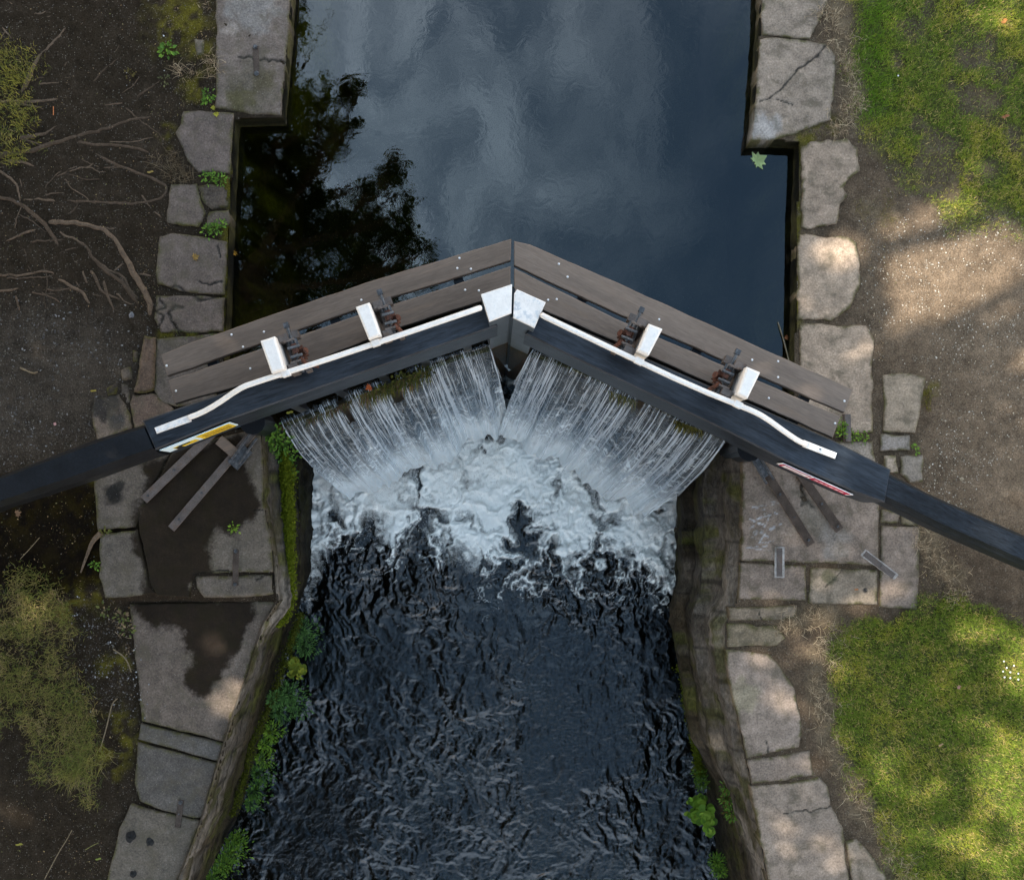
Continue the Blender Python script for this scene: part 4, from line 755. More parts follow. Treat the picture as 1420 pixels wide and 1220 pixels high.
    # sign on the downstream face
    def sg(px0, px1, hgt, z1, base, marks):
        # face line between the two points at the beam's lower edge
        A = np.array(P(*px0, ZB)); B = np.array(P(*px1, ZB)); u = (B-A)[:2]; W = np.linalg.norm(u); u /= W; nf = np.array((u[1], -u[0]))
        if nf[1] > 0: nf = -nf
        A2 = A[:2]+nf*.012; m = MB(); m.cur = base
        def rect(x0, x1, y0, y1, c, lift):
            vs = []
            for (xx, yy) in ((x0, y0), (x1, y0), (x1, y1), (x0, y1)):
                q = A2+u*W*xx+nf*lift; vs.append((q[0], q[1], z1-hgt*yy))
            q2 = [(v[0]-nf[0]*.006, v[1]-nf[1]*.006, v[2]) for v in vs]
            m.add(vs+q2, [(0, 1, 2, 3), (4, 7, 6, 5), (0, 4, 5, 1), (1, 5, 6, 2), (2, 6, 7, 3), (3, 7, 4, 0)], c)
        rect(0, 1, 0, 1, base, .0)
        for x0, x1, y0, y1, c, l in marks: rect(x0, x1, y0, y1, c, l)
        m.build('sign', M['flat'], g)
    K = (.02, .018, .015); Yw = (.62, .42, .03)
    if Lf:
        mk_ = [(.50, .97, .05, .95, Yw, .003), (.12, .44, .45, .9, Yw, .003), (.13, .22, .5, .92, K, .005), (.20, .36, .45, .55, K, .005)]
        for r_ in (.3, .6):
            x_ = .56
            for wd in (.05, .03, .06, .04, .05, .035, .04): mk_.append((x_, x_+wd, r_, r_+.12, (.25, .15, .02), .006)); x_ += wd+.012
        sg((219, 622.5), (317, 583.5), .26, 1.02, (.62, .74, .78), mk_)
    else:
        W_ = (.72, .70, .70); Rd = (.42, .02, .06)
        mk_ = [(.03, .42, .06, .94, Rd, .003), (.06, .40, .16, .84, W_, .004), (.10, .34, .28, .72, (.55, .45, .46), .005), (.46, .97, .10, .90, Rd, .003)]
        x_ = .50
        for wd in (.05, .06, .04, .06, .05, .05): mk_.append((x_, x_+wd, .38, .62, (.75, .5, .5), .005)); x_ += wd+.02
        sg((1088, 640), (1187, 684.5), .16, 1.0, W_, mk_)
    # paddle gears
    boxes = [[(360.3, 472.5), (380.6, 465.8), (395, 511.8), (376, 517.3)], [(492.7, 425.4), (512, 418.8), (528, 464), (511, 470.6)]] if Lf else [[(900, 448.4), (919.3, 455.8), (900, 493), (884, 486)], [(1036, 508), (1055, 516), (1037, 553), (1022.5, 546)]]
    for bi, bx in enumerate(boxes):
        ZT = 1.42; q = P2(bx, ZT); c = q.mean(0); sgn = 1 if Lf else -1       # the mechanism sits on the side towards the mitre
        ge = empty('paddle_gear', (c[0], c[1], ZP), g)
        m = MB(); m.prism(q, 1.10, ZT, bev=.014); bevel(m.build('rack_cover', M['white'], ge), .004)
        m = MB()
        X_ = dr*sgn
        def pt(a_, b_, z_): p = c+X_*a_+nn*b_; return (p[0], p[1], z_)
        ax = (*(X_), 0); nx3 = np.array((*X_, 0)); ny3 = np.array((*nn, 0)); nz3 = np.array((0, 0, 1.))
        # frame: two side cheeks with bearing blocks and tie bars
        for s2 in (-1, 1):
            m.box(pt(.075, s2*.115, 1.0), nx3*.03, ny3*.028, nz3*.30)
            m.box(pt(.10, s2*.115, 1.30), nx3*.035, ny3*.026, nz3*.022)
            m.tube([pt(.09, s2*.085, 1.32), pt(.17, s2*.085, 1.30)], .010, 8)
        m.box(pt(.0, 0, .95), nx3*.05, ny3*.12, nz3*.16)
        m.box(pt(.10, .0, 1.16), nx3*.012, ny3*.12, nz3*.05)
        m.box(pt(.17, .13, 1.18), nx3*.035, ny3*.03, nz3*.05); m.box(pt(.185, -.135, 1.16), nx3*.02, ny3*.03, nz3*.05)
        m.build('gear_frame', M['iron'], ge)
        m = MB(); m.tube([pt(.14, .20, 1.22), pt(.14, -.16, 1.22)], .016, 10); m.box(pt(.14, .215, 1.22), nx3*.02, ny3*.02, nz3*.02)
        m.tube([pt(.10, .03, 1.30), pt(.19, .03, 1.27)], .012, 8); m.tube([pt(.10, -.04, 1.30), pt(.19, -.04, 1.27)], .012, 8)
        m.build('spindle', M['oldiron'], ge)
        # cog wheel on an axle along the beam, toothed rim
        def cog(cx_, cy_, cz_, r0, r1, th, nt_, axis, name, mat):
            m = MB(); n2 = nt_*4; vs = []; fs = []
            for f_ in (-1, 1):
                for k in range(n2):
                    rr = r1 if (k % 4) in (0, 1) else r0; t_ = 2*math.pi*k/n2; ca, sa = math.cos(t_)*rr, math.sin(t_)*rr
                    if axis == 'x': vs.append(pt(cx_+f_*th+sa*.0, cy_+ca, cz_+sa))
                    elif axis == 'y': vs.append(pt(cx_+ca, cy_+f_*th, cz_+sa))
                    else: vs.append(pt(cx_+ca*.92, cy_+sa, cz_+f_*th-ca*.45))
            for k in range(n2): fs.append((k, (k+1) % n2, n2+(k+1) % n2, n2+k))
            fs += [tuple(range(n2))[::-1], tuple(range(n2, 2*n2))]; m.add(vs, fs); return m
        cm = cog(.150, .0, 1.12, .058, .072, .016, 14, 't', '', ''); cm.tube([pt(.12, 0, 1.09), pt(.21, 0, 1.16)], .028, 10); cm.build('cog_wheel', M['rust'], ge)
        cm = cog(.14, .075, 1.22, .030, .044, .022, 8, 'y', '', ''); cm.build('pinion', M['oldiron'], ge)
        cm = cog(.14, -.075, 1.22, .030, .044, .020, 8, 'y', '', ''); cm.build('pinion', M['oldiron'], ge)
        m = MB(); m.tube([pt(.16, -.06, 1.27), pt(.20, -.12, 1.22), pt(.26 if bi == 0 and Lf else .22, -.15, 1.16)], [.018, .014, .010], 8); m.box(pt(.15, .02, 1.27), nx3*.02, ny3*.035, nz3*.012); m.build('pawl', M['rust'], ge)
        # rail clamp
        cl = {0: (415, 512), 1: (527, 475)} if Lf else {0: (886, 501), 1: (1023, 560)}
        if Lf: clp = [(397, 518), (521, 476)][bi]
        else: clp = [(886, 501), (1023, 561)][bi]
        q = np.array(P(*clp, 1.33)); m = MB(); m.box(q, np.r_[dr*.032, 0], np.r_[nn*.024, 0], (0, 0, .026)); bevel(m.build('rail_clamp', M['white'], ge), .005)
    return g
gl = leaf_gate('L'); gr = leaf_gate('R')
# ------------------------------------------------------------------ trees
def leaves(C, size, col, flat=.0, aspect=.6, seed=0):
    """C (n,3) centres, size (n,), col (n,3) -> V, F(quads), colours; each leaf is a folded kite"""
    r = np.random.default_rng(seed); n = len(C)
    a = r.normal(size=(n, 3)); a[:, 2] *= (1-flat); a /= np.linalg.norm(a, axis=1)[:, None]
    b = r.normal(size=(n, 3)); b[:, 2] *= (1-flat); b -= (a*b).sum(1)[:, None]*a; b /= np.linalg.norm(b, axis=1)[:, None]
    c = np.cross(a, b); s = size[:, None]
    V = np.stack([C-a*s*.5, C+b*s*aspect*.5+c*s*.08, C+a*s*.5, C-b*s*aspect*.5+c*s*.08], 1).reshape(-1, 3)
    Fq = np.arange(4*n).reshape(n, 4); cc = np.repeat(col, 4, 0)
    return V, Fq, cc
def greens(n, a, b, seed=0): r = np.random.default_rng(seed); t = r.random(n)[:, None]; k = (.7+.6*r.random(n))[:, None]; return (np.array(a)*(1-t)+np.array(b)*t)*k
def taper(p0, p1, r0, r1, sag=.0, seed=0, n=7, wob=.06):
    r = np.random.default_rng(seed); p0 = np.array(p0, float); p1 = np.array(p1, float); L = np.linalg.norm(p1-p0); pts = []
    for i in range(n):
        t = i/(n-1); q = p0+(p1-p0)*t; q = q+r.normal(size=3)*wob*L*math.sin(math.pi*t)*.5; q[2] += sag*L*math.sin(math.pi*t); pts.append(q)
    return pts, [r0+(r1-r0)*(i/(n-1)) for i in range(n)]
FLECK = [(1325, 362, 82, 66), (1262, 322, 36, 22), (1412, 545, 30, 90), (1168, 345, 20, 13), (1400, 1085, 34, 46), (1418, 925, 22, 36), (1330, 298, 26, 20), (308, 966, 20, 15), (281, 889, 8, 6), (50, 850, 17, 10), (1245, 440, 10, 7), (1348, 880, 16, 14), (1205, 490, 8, 8), (1395, 20, 10, 12)]
def fleck_only(C):
    g = C[:, :2]-np.outer(C[:, 2]/SUN.z, np.array((SUN.x, SUN.y))); px, py = pxof(g[:, 0], g[:, 1]); hit = np.zeros(len(C))
    for (a, b, ra, rb) in FLECK: hit = np.maximum(hit, sst(1.25, .9, np.hypot((px-a)/ra, (py-b)/rb)))
    return hit
def sunfleck(C):
    # where the sun would meet the ground through each leaf, and how much foliage is cut there
    g = C[:, :2]-np.outer(C[:, 2]/SUN.z, np.array((SUN.x, SUN.y))); px, py = pxof(g[:, 0], g[:, 1]); hit = np.zeros(len(C))
    for (a, b, ra, rb) in FLECK: hit = np.maximum(hit, sst(1.4, 1.1, np.hypot((px-a)/(ra+12), (py-b)/(rb+12))))
    thin = sst(960, 1150, px)*.60+sst(700, 950, px)*.06
    return np.maximum(hit, np.clip(thin*sst(.12, .85, fbm(g[:, 0]*2.6, g[:, 1]*2.6, 302, 4))*1.35, 0, .86))
def make_tree(base, top_z, blobs, leaf, nleaf, label, group, seed, extra=None, rad=.32, gcol=((.030, .050, .014), (.065, .085, .022))):
    t = empty('tree', (base[0], base[1], -.1)); tag(t, label, 'tree', group)
    m = MB(); r = np.random.default_rng(seed)
    top = np.array((base[0]+r.normal()*.4, base[1]+r.normal()*.4, top_z))
    pts, rd = taper((base[0], base[1], -.25), top, rad*1.25, rad*.35, 0, seed, 12, .03); rd[0] = rad*1.7; m.tube(pts, rd, 12)
    def tub(q, rd, sg):
        if fleck_only(np.array(q)).max() < .25: m.tube(q, rd, sg)
    for bi, (c, rr) in enumerate(blobs):
        k = int(np.clip((.45+.4*r.random())*11, 4, 10)); st = pts[k]
        q, rdd = taper(st, c, rad*.32, .03, .06, seed+bi, 7); tub(q, rdd, 7)
        for s in range(3):
            e = np.array(c)+r.normal(size=3)*rr*.6; q2, r2 = taper(q[4], e, .05, .012, .02, seed*7+bi*3+s, 5); tub(q2, r2, 5)
    m.build('trunk', M['bark'], t, smooth=True, cols=False)
    C = []
    if blobs:
        vol = np.array([rr**2 for _, rr in blobs]); vol = vol/vol.sum()
        for (c, rr), f in zip(blobs, vol):
            n = int(nleaf*f); nc = max(6, int(n/30)); cen = r.normal(size=(nc, 3)); cen /= np.linalg.norm(cen, axis=1)[:, None]; cen *= (rr*(.35+.65*r.random(nc)**.5))[:, None]; cen[:, 2] *= .7
            p = cen[r.integers(0, nc, n)]+r.normal(size=(n, 3))*(.13*rr**.5)*np.array((1, 1, .6)); C.append(p+np.array(c))
    if extra is not None: C.append(extra)
    C = np.concatenate(C); ok = (C[:, 2] > 9.5) | (np.maximum(np.abs(C[:, 0]), np.abs(C[:, 1])*1.1) > .62*(9.6-C[:, 2])+.4); C = C[ok]; C = C[r.random(len(C)) >= sunfleck(C)]
    sz = leaf*(.6+.8*r.random(len(C))); V, Fq, cc = leaves(C, sz, greens(len(C), *gcol, seed), .35, .7, seed)
    mk('crown', V, Fq, M['leaf'], t, cols=cc, origin=tuple(C.mean(0))); return t
def refl(px, py, z, mirror=Z_UP): k = (H-mirror+z-mirror)/F; return ((px-NX)*k, (NY-py)*k, z)
TREEG = 'trees standing along the left bank'
B1 = [(380, 25, 45), (402, 45, 26), (425, 140, 30), (470, 125, 24), (495, 120, 12), (380, 190, 55), (450, 190, 34), (485, 175, 14), (400, 250, 50), (350, 290, 70), (435, 300, 52), (510, 262, 18), (545, 238, 25), (562, 280, 20), (490, 300, 40), (540, 330, 42), (585, 352, 18), (450, 370, 70), (360, 400, 80), (530, 390, 50), (300, 200, 80), (280, 350, 90), (250, 60, 70), (200, 250, 100), (160, 120, 90), (590, 385, 20)]
bl = []
for i, (a, b, r_) in enumerate(B1):
    z_ = 11.6+1.5*math.sin(i*2.3); k = (H+.2+z_+.2)/F; bl.append((refl(a, b, z_), r_*k*.92))
for i, (a, b, c, d) in enumerate([(-6.6, .5, 6.5, 1.5), (-7.2, 3.0, 8.5, 1.6), (-7.6, 6.0, 7.0, 1.7), (-6.9, 7.6, 9.5, 1.5), (-8.6, 1.6, 6.0, 1.6), (-8.4, 4.6, 5.6, 1.5)]): bl.append(((a, b, c), d))  # low boughs added out of view to dim the left bank
TA = make_tree((-5.45, 3.25), 12.5, bl, .125, 105000, 'broad leaved tree at the left edge, its roots spreading over the dark soil', TREEG, 3)
r_b = np.random.default_rng(88); B2 = [(-6.8, -2.0, 7.2, 1.5), (-7.0, -4.2, 8.6, 1.6), (-8.4, -3.4, 6.0, 1.7), (-8.0, -7.4, 7.2, 1.8), (-6.4, -8.2, 8.2, 1.5), (-8.8, -5.6, 5.8, 1.5)]  # starts with unseen low boughs, added to darken the left side
for yy in np.arange(-12.5, -.5, 1.45):
    for xx in np.arange(-8.2, -1.2, 1.35):
        if xx > -2.0-.5*math.sin(yy*1.7): continue
        B2.append((xx+r_b.normal()*.25, yy+r_b.normal()*.3, 12+r_b.normal()*.5, 1.0+.3*r_b.random()))
TB = make_tree((-7.2, -5.6), 12.8, [((a, b, c), d_) for a, b, c, d_ in B2], .20, 120000, 'leafy tree beyond the lower left corner, darkening the rough water', TREEG, 5)
bc = [(4.9+.35*math.sin(i*2.1)+1.5*(i % 3), -1.8-.75*i, 11.8+.5*math.sin(i*1.3), 1.05+.2*math.sin(i)) for i in range(15)]
make_tree((7.4, -6.0), 12.4, [((a, b, c), d_) for a, b, c, d_ in bc], .18, 40000, 'leafy tree on the right bank beyond the lower right corner', None, 8)
# unseen far row added to shade the lock, with gaps cut for sun flecks
r = np.random.default_rng(42); n = 26000
gx_ = r.uniform(-5.8, 6.2, n); gy_ = r.uniform(-5.0, 5.6, n)
zc = 8.5+5.*r.random(len(gx_))**.8; zc = np.maximum(zc, (gx_+5.6)/.93+1.5*r.random(len(gx_))); S = np.array(SUN)
C = np.c_[gx_, gy_, np.zeros(len(gx_))]+S*(zc/S[2])[:, None]
TRB = [((-11.5, 5.5), 'nearest the lock in the far row'), ((-14.5, 1.0), 'in the middle of the far row, its crown leaning over its neighbours'), ((-13.0, 8.8), 'at the upper end of the far row'), ((-10.8, -1.6), 'at the lower end of the far row')]
bb = np.array([t_[0] for t_ in TRB]); wh = np.argmin(((C[:, None, :2]-bb[None])**2).sum(2), 1)
for i, (b_, l_) in enumerate(TRB):
    ci = C[wh == i]
    cents = [(tuple(ci[j]), .8) for j in np.random.default_rng(i).integers(0, len(ci), 7)]
    t = make_tree(b_, 12.5, [], .30, 0, 'unseen tree added for shade, '+l_, 'far row of trees added for shade', 20+i, extra=ci, rad=.28)
    m = MB(); 
    for j, (c, _) in enumerate(cents):
        q, rd = taper((b_[0], b_[1], 6.5), c, .10, .02, .05, i*9+j, 6)
        if fleck_only(np.array(q)).max() < .25: m.tube(q, rd, 6)
    m.build('limb', M['bark'], t, smooth=True, cols=False)
# ------------------------------------------------------------------ exposed roots of the left tree
ROOTS = [([(100, 24), (79, 52), (60, 71), (45, 89), (29, 128)], 2, 7), ([(10, 1), (31, 12), (54, 21), (66, 13)], 2.5, 2), ([(0, 38), (16, 52), (34, 77)], 2.5, 1.5), ([(165, 60), (156, 79)], 1.5, 1.5), ([(165, 80), (147, 91), (123, 119)], 1.5, 3),
 ([(-60, 138), (0, 140), (39, 140), (71, 138), (110, 130)], 6, 2), ([(16, 144), (39, 144), (62, 151)], 4, 1.5), ([(121, 151), (147, 144), (171, 142)], 1.5, 3), ([(-90, 235), (0, 214), (34, 210), (66, 201), (105, 188), (147, 178), (181, 164), (213, 160)], 8, 3),
 ([(104, 197), (136, 201), (168, 201), (189, 205), (205, 211)], 5, 4), ([(129, 209), (155, 226), (189, 239), (215, 249), (231, 257), (228, 273), (205, 281), (163, 282), (126, 279), (88, 278)], 4.5, 3), ([(75, 278), (52, 276), (29, 277)], 3, 2.5), ([(75, 245), (105, 233), (123, 231), (136, 220)], 2, 2),
 ([(26, 191), (52, 186), (68, 181), (84, 172)], 6, 2), ([(10, 223), (30, 224), (46, 230)], 7, 2), ([(-10, 232), (0, 237), (16, 249), (26, 265), (27, 282)], 3, 3), ([(-60, 262), (0, 273), (24, 279), (47, 296), (68, 319), (81, 342)], 4, 5), ([(66, 308), (102, 307), (131, 314), (147, 320), (156, 328), (170, 350), (181, 372), (195, 398), (208, 417), (206, 436)], 6, 8),
 ([(130, 311), (150, 316), (171, 319)], 4, 2), ([(145, 324), (170, 326), (183, 322)], 3, 3), ([(82, 321), (103, 331), (125, 342)], 3, 3), ([(103, 331), (120, 342), (131, 364), (156, 381), (173, 395), (191, 423)], 4, 5), ([(131, 361), (150, 374), (170, 381), (181, 403), (192, 417)], 4, 3), ([(156, 375), (171, 365)], 2, 3),
 ([(107, 342), (86, 347), (71, 357)], 3, 2), ([(92, 350), (111, 367)], 1.5, 4), ([(-60, 376), (0, 381), (33, 381), (71, 374), (77, 386)], 3, 3), ([(79, 386), (100, 398), (114, 407), (125, 420)], 3, 5), ([(102, 386), (111, 400)], 1.5, 2.5), ([(113, 375), (120, 392)], 2, 4), ([(125, 374), (134, 392), (142, 407), (167, 416)], 4, 3),
 ([(143, 389), (148, 411), (157, 431)], 4, 3), ([(-20, 404), (0, 403), (25, 399)], 3, 3), ([(20, 409), (26, 430)], 2, 4), ([(7, 333), (28, 324), (49, 318)], 2, 3), ([(192, 379), (209, 382)], 3, 3), ([(56, 406), (70, 412), (81, 418)], 1.5, 2.5), ([(192, 331), (217, 346)], 2, 3), ([(171, 338), (183, 338)], 3, 1.5)]
rr = np.random.default_rng(9)
for k in range(58):
    a = P2([(rr.uniform(-20, 195), rr.uniform(10, 425))])[0]; ax_, ay_ = pxof(a[0], a[1]); th = math.atan2(ay_-200, ax_+130)+rr.normal()*.45; L_ = rr.uniform(25, 85); p = [(ax_, ay_)]
    for j in range(4): th += rr.normal()*.28; p.append((p[-1][0]+math.cos(th)*L_/4, p[-1][1]+math.sin(th)*L_/4))
    ROOTS.append((p, rr.uniform(1.2, 3.2), rr.uniform(.6, 1.4)))
for i, (p, w0, w1) in enumerate(ROOTS):
    q = P2(smoothp(p, 2), 0); q = resample(q, .022, False); n = len(q); t = np.linspace(0, 1, n); wv = (w0+(w1-w0)*t)*.5*H/F*1.08
    wv = wv*(.8+.5*fbm(t*n*.14, t*0+i, 400))*np.clip(np.minimum(t*n/3+.45, (1-t)*n/6+.35), 0, 1)
    q = q+(np.c_[fbm(q[:, 0]*16, q[:, 1]*16, 401), fbm(q[:, 0]*16, q[:, 1]*16, 402)]-.5)*.03
    zc = -.020+wv*.12-(1-np.clip(np.minimum(t, 1-t)*8, 0, 1))*.008
    cc = np.array((.088, .062, .042))*(.6+.6*rr.random()); m = MB(); m.cur = tuple(cc); m.tube([(a, b, c) for (a, b), c in zip(q, zc)], list(wv), 8)
    m.build('root', M['root'], TA, smooth=True)
m = MB(); m.cur = (.09, .065, .045); q = P2(smoothp([(141, 738), (128, 750), (122, 765), (111, 794)], 2)); m.tube([(a, b, 0.005-.02*k/len(q)) for k, (a, b) in enumerate(q)], list(np.linspace(.028, .006, len(q))), 8)
tag(m.build('root_stub', M['root'], smooth=True), 'lone root snaking beside the plain left slabs', 'root')
# ------------------------------------------------------------------ grass
def blades(x, y, h, w_, col, name, label, cat, spread=.8, z0=0., parent=None, zf=None, seed=0):
    r = np.random.default_rng(seed); n = len(x); th = r.random(n)*2*math.pi; ph = th+r.normal(size=n)*.5
    d = np.c_[np.cos(th), np.sin(th)]; e = np.c_[-np.sin(ph), np.cos(ph)]; sp = spread*(.3+.9*r.random(n)); zb = np.full(n, z0) if zf is None else zf
    b = np.c_[x, y]; m_ = b+d*(h*sp*.45)[:, None]; tp = b+d*(h*sp*1.1)[:, None]
    zm = zb+h*.62*np.sqrt(np.clip(1-sp*sp*.35, .1, 1)); zt = zb+h*np.clip(1-sp*.55, .18, 1)
    W = w_[:, None]
    V = np.stack([np.c_[b-e*W, zb], np.c_[b+e*W, zb], np.c_[m_+e*W*.8, zm], np.c_[m_-e*W*.8, zm], np.c_[tp+e*W*.12, zt], np.c_[tp-e*W*.12, zt]], 1).reshape(-1, 3)
    k = np.arange(n)[:, None]*6; Fq = np.concatenate([k+np.array([0, 1, 2, 3]), k+np.array([3, 2, 4, 5])], 1).reshape(-1, 4)
    o = mk(name, V, Fq, M['grass'], parent, cols=np.repeat(col, 6, 0), origin=(float(x.mean()), float(y.mean()), 0)); 
    return tag(o, label, cat, kind='stuff')
def scatter_mask(n, x0, x1, y0, y1, f, seed): r = np.random.default_rng(seed); x = r.uniform(x0, x1, n); y = r.uniform(y0, y1, n); k = r.random(n) < f(x, y); return x[k], y[k]
def lawncol(x, y, seed):
    r = np.random.default_rng(seed); n = len(x); t = fbm(x*3.5, y*3.5, 501, 4); u = fbm(x*9, y*9, 502, 3); px, py = pxof(x, y)
    g = np.array((.150, .210, .025)); yg = np.array((.360, .335, .045)); st = np.array((.50, .37, .14))
    c = g+(yg-g)*(sst(.42, .84, t*.6+u*.4+(r.random(n)-.5)*.30))[:, None]
    k = (r.random(n) < .10+.15*sst(.5, .7, u)); c[k] = st*(.6+.6*r.random(k.sum()))[:, None]
    lush = sst(40, 10, np.abs(px-1215))*sst(190, 150, py); c += (np.array((.09, .19, .01))-c)*(lush*.8*(r.random(n) < .9))[:, None]
    return c*(.6+.7*r.random(n))[:, None]
def dens(lo, hi):
    def f(x, y):
        px, py = pxof(x, y); m_ = lawn_mask(x, y)*(.45+.6*sst(.35, .6, fbm(x*10, y*10, 503))); return m_*((py > lo) & (py < hi))
    return f
x, y = scatter_mask(115000, 3.0, 5.05, 1.9, 4.75, dens(-100, 500), 61)
blades(x, y, .016+.028*np.random.default_rng(1).random(len(x)), np.full(len(x), .0019), lawncol(x, y, 2), 'grass', 'patchy short lawn at the upper right, bare in spots', 'grass', seed=3)
x, y = scatter_mask(125000, 2.8, 5.05, -3.7, -.8, dens(700, 1400), 62)
blades(x, y, .018+.032*np.random.default_rng(4).random(len(x)), np.full(len(x), .0019), lawncol(x, y, 5), 'grass', 'thick green lawn at the lower right with yellow patches', 'grass', seed=6)
def clump(poly, n, hh, name, label, seed, cols, soft=20, spread=1., wd=.0022, lim=None):
    w_ = P2(poly); a, b = w_.min(0)-.1, w_.max(0)+.1
    def f(x, y):
        Q = np.c_[pxof(x, y)]; d = sdf(Q, poly)[0]+(fbm(x*5, y*5, seed)-.5)*60; return sst(soft, -soft, d)*(.25+.9*sst(.38, .6, fbm(x*7, y*7, seed+1)))
    x, y = scatter_mask(n, a[0], b[0], a[1], b[1], f, seed); r = np.random.default_rng(seed)
    pick = r.random(len(x)); pick = np.clip(pick*.6+.55*(fbm(x*6, y*6, seed+2)-.15), 0, .999)
    C_ = np.array(cols)[(pick*len(cols)).astype(int)]*(.6+.7*r.random(len(x)))[:, None]
    return blades(x, y, hh*(.4+.8*r.random(len(x))), np.full(len(x), wd), C_, name, label, 'grass', spread=spread, seed=seed)
GC = [(.085, .115, .025), (.13, .145, .032), (.18, .165, .045), (.23, .18, .07), (.34, .26, .13)]
clump(CLUMP, 38000, .060, 'grass', 'rough yellowish grass mound at the lower left edge', 611, GC, spread=1.05, wd=.0019)
clump([(75, 1030), (110, 1025), (143, 1050), (140, 1085), (118, 1100), (85, 1080)], 2600, .13, 'grass', 'tuft of long green grass at the end of the left mound', 612, GC[:3]+[(.2, .16, .08)], spread=1.2, soft=14)
clump(CLUMP2, 9000, .05, 'moss_grass', 'yellow green moss and grass at the foot of the left tree', 613, [(.22, .20, .03), (.30, .26, .05), (.12, .13, .03), (.34, .27, .10)], spread=1.1, soft=26)
SC = [(.24, .175, .11), (.36, .27, .17), (.48, .38, .25), (.15, .11, .07)]
def band(pts, rad, n, hh, label, seed, cols=SC, wd=.0016, spread=1.3):
    w_ = P2(pts); a, b = w_.min(0)-.3, w_.max(0)+.3
    def f(x, y):
        Q = np.c_[pxof(x, y)]; return sst(rad, rad*.25, pline(Q, pts)+(fbm(x*7, y*7, seed)-.5)*rad*1.6)*(.15+.9*sst(.42, .62, fbm(x*9, y*9, seed+1)))
    x, y = scatter_mask(n, a[0], b[0], a[1], b[1], f, seed); r = np.random.default_rng(seed)
    C_ = np.array(cols)[r.integers(0, len(cols), len(x))]*(.6+.7*r.random(len(x)))[:, None]
    return blades(x, y, hh*(.4+.9*r.random(len(x))), np.full(len(x), wd*1.15), C_, 'dry_grass', label, 'dry grass', spread=spread, seed=seed)
band([(1150, 30), (1172, 60), (1182, 130), (1165, 170)], 26, 9000, .055, 'strip of dead straw between the corner slab and the upper lawn', 620)
band([(1085, 868), (1100, 855), (1150, 862)], 22, 4500, .05, 'dead straw in the bare corner below the row of slabs', 621)
band([(1160, 880), (1142, 900), (1140, 960), (1152, 1020), (1168, 1062), (1205, 1130), (1250, 1200), (1275, 1270)], 20, 26000, .06, 'long curved fringe of dead straw along the lower lawn', 622)
band([(1285, 740), (1300, 780), (1330, 800), (1320, 830)], 24, 6000, .055, 'dead straw between the right beam and the lower lawn', 623)
band([(1200, 290), (1225, 300), (1238, 280)], 18, 2600, .045, 'brown tufts on the soil below the ragged tan slab', 624, [(.12, .09, .045), (.16, .12, .05), (.09, .085, .03)])
band([(1118, 188), (1150, 182), (1170, 180)], 12, 2600, .035, 'mossy grass in the joint above the ragged tan slab', 625, [(.10, .09, .025), (.08, .09, .02), (.16, .12, .06)])
band([(245, 92), (262, 100), (290, 95), (300, 82)], 18, 3400, .075, 'two tufts of straw beside the jutting top left block', 626)
band([(222, 222), (240, 232), (258, 240)], 20, 3600, .075, 'brown straw tuft behind the five sided slab', 627, [(.12, .09, .055), (.17, .13, .08), (.08, .06, .035)])
band([(285, 0), (292, 18)], 9, 500, .05, 'thin straw at the very top beside the jutting block', 628)
band([(157, 850), (172, 875), (178, 900)], 14, 1200, .04, 'dry litter and straw beside the huge lower slab', 629)
band([(1205, 740), (1212, 775)], 5, 260, .06, 'wisp of straw in the joint by the diagonal cramp', 630, [(.3, .2, .1), (.25, .18, .1)])
GG = [(.06, .12, .02), (.09, .15, .025), (.13, .16, .04), (.04, .08, .015)]
band([(250, 464), (275, 466), (298, 462)], 6, 900, .03, 'green moss line under the badly cracked slab', 631, GG, spread=1.)
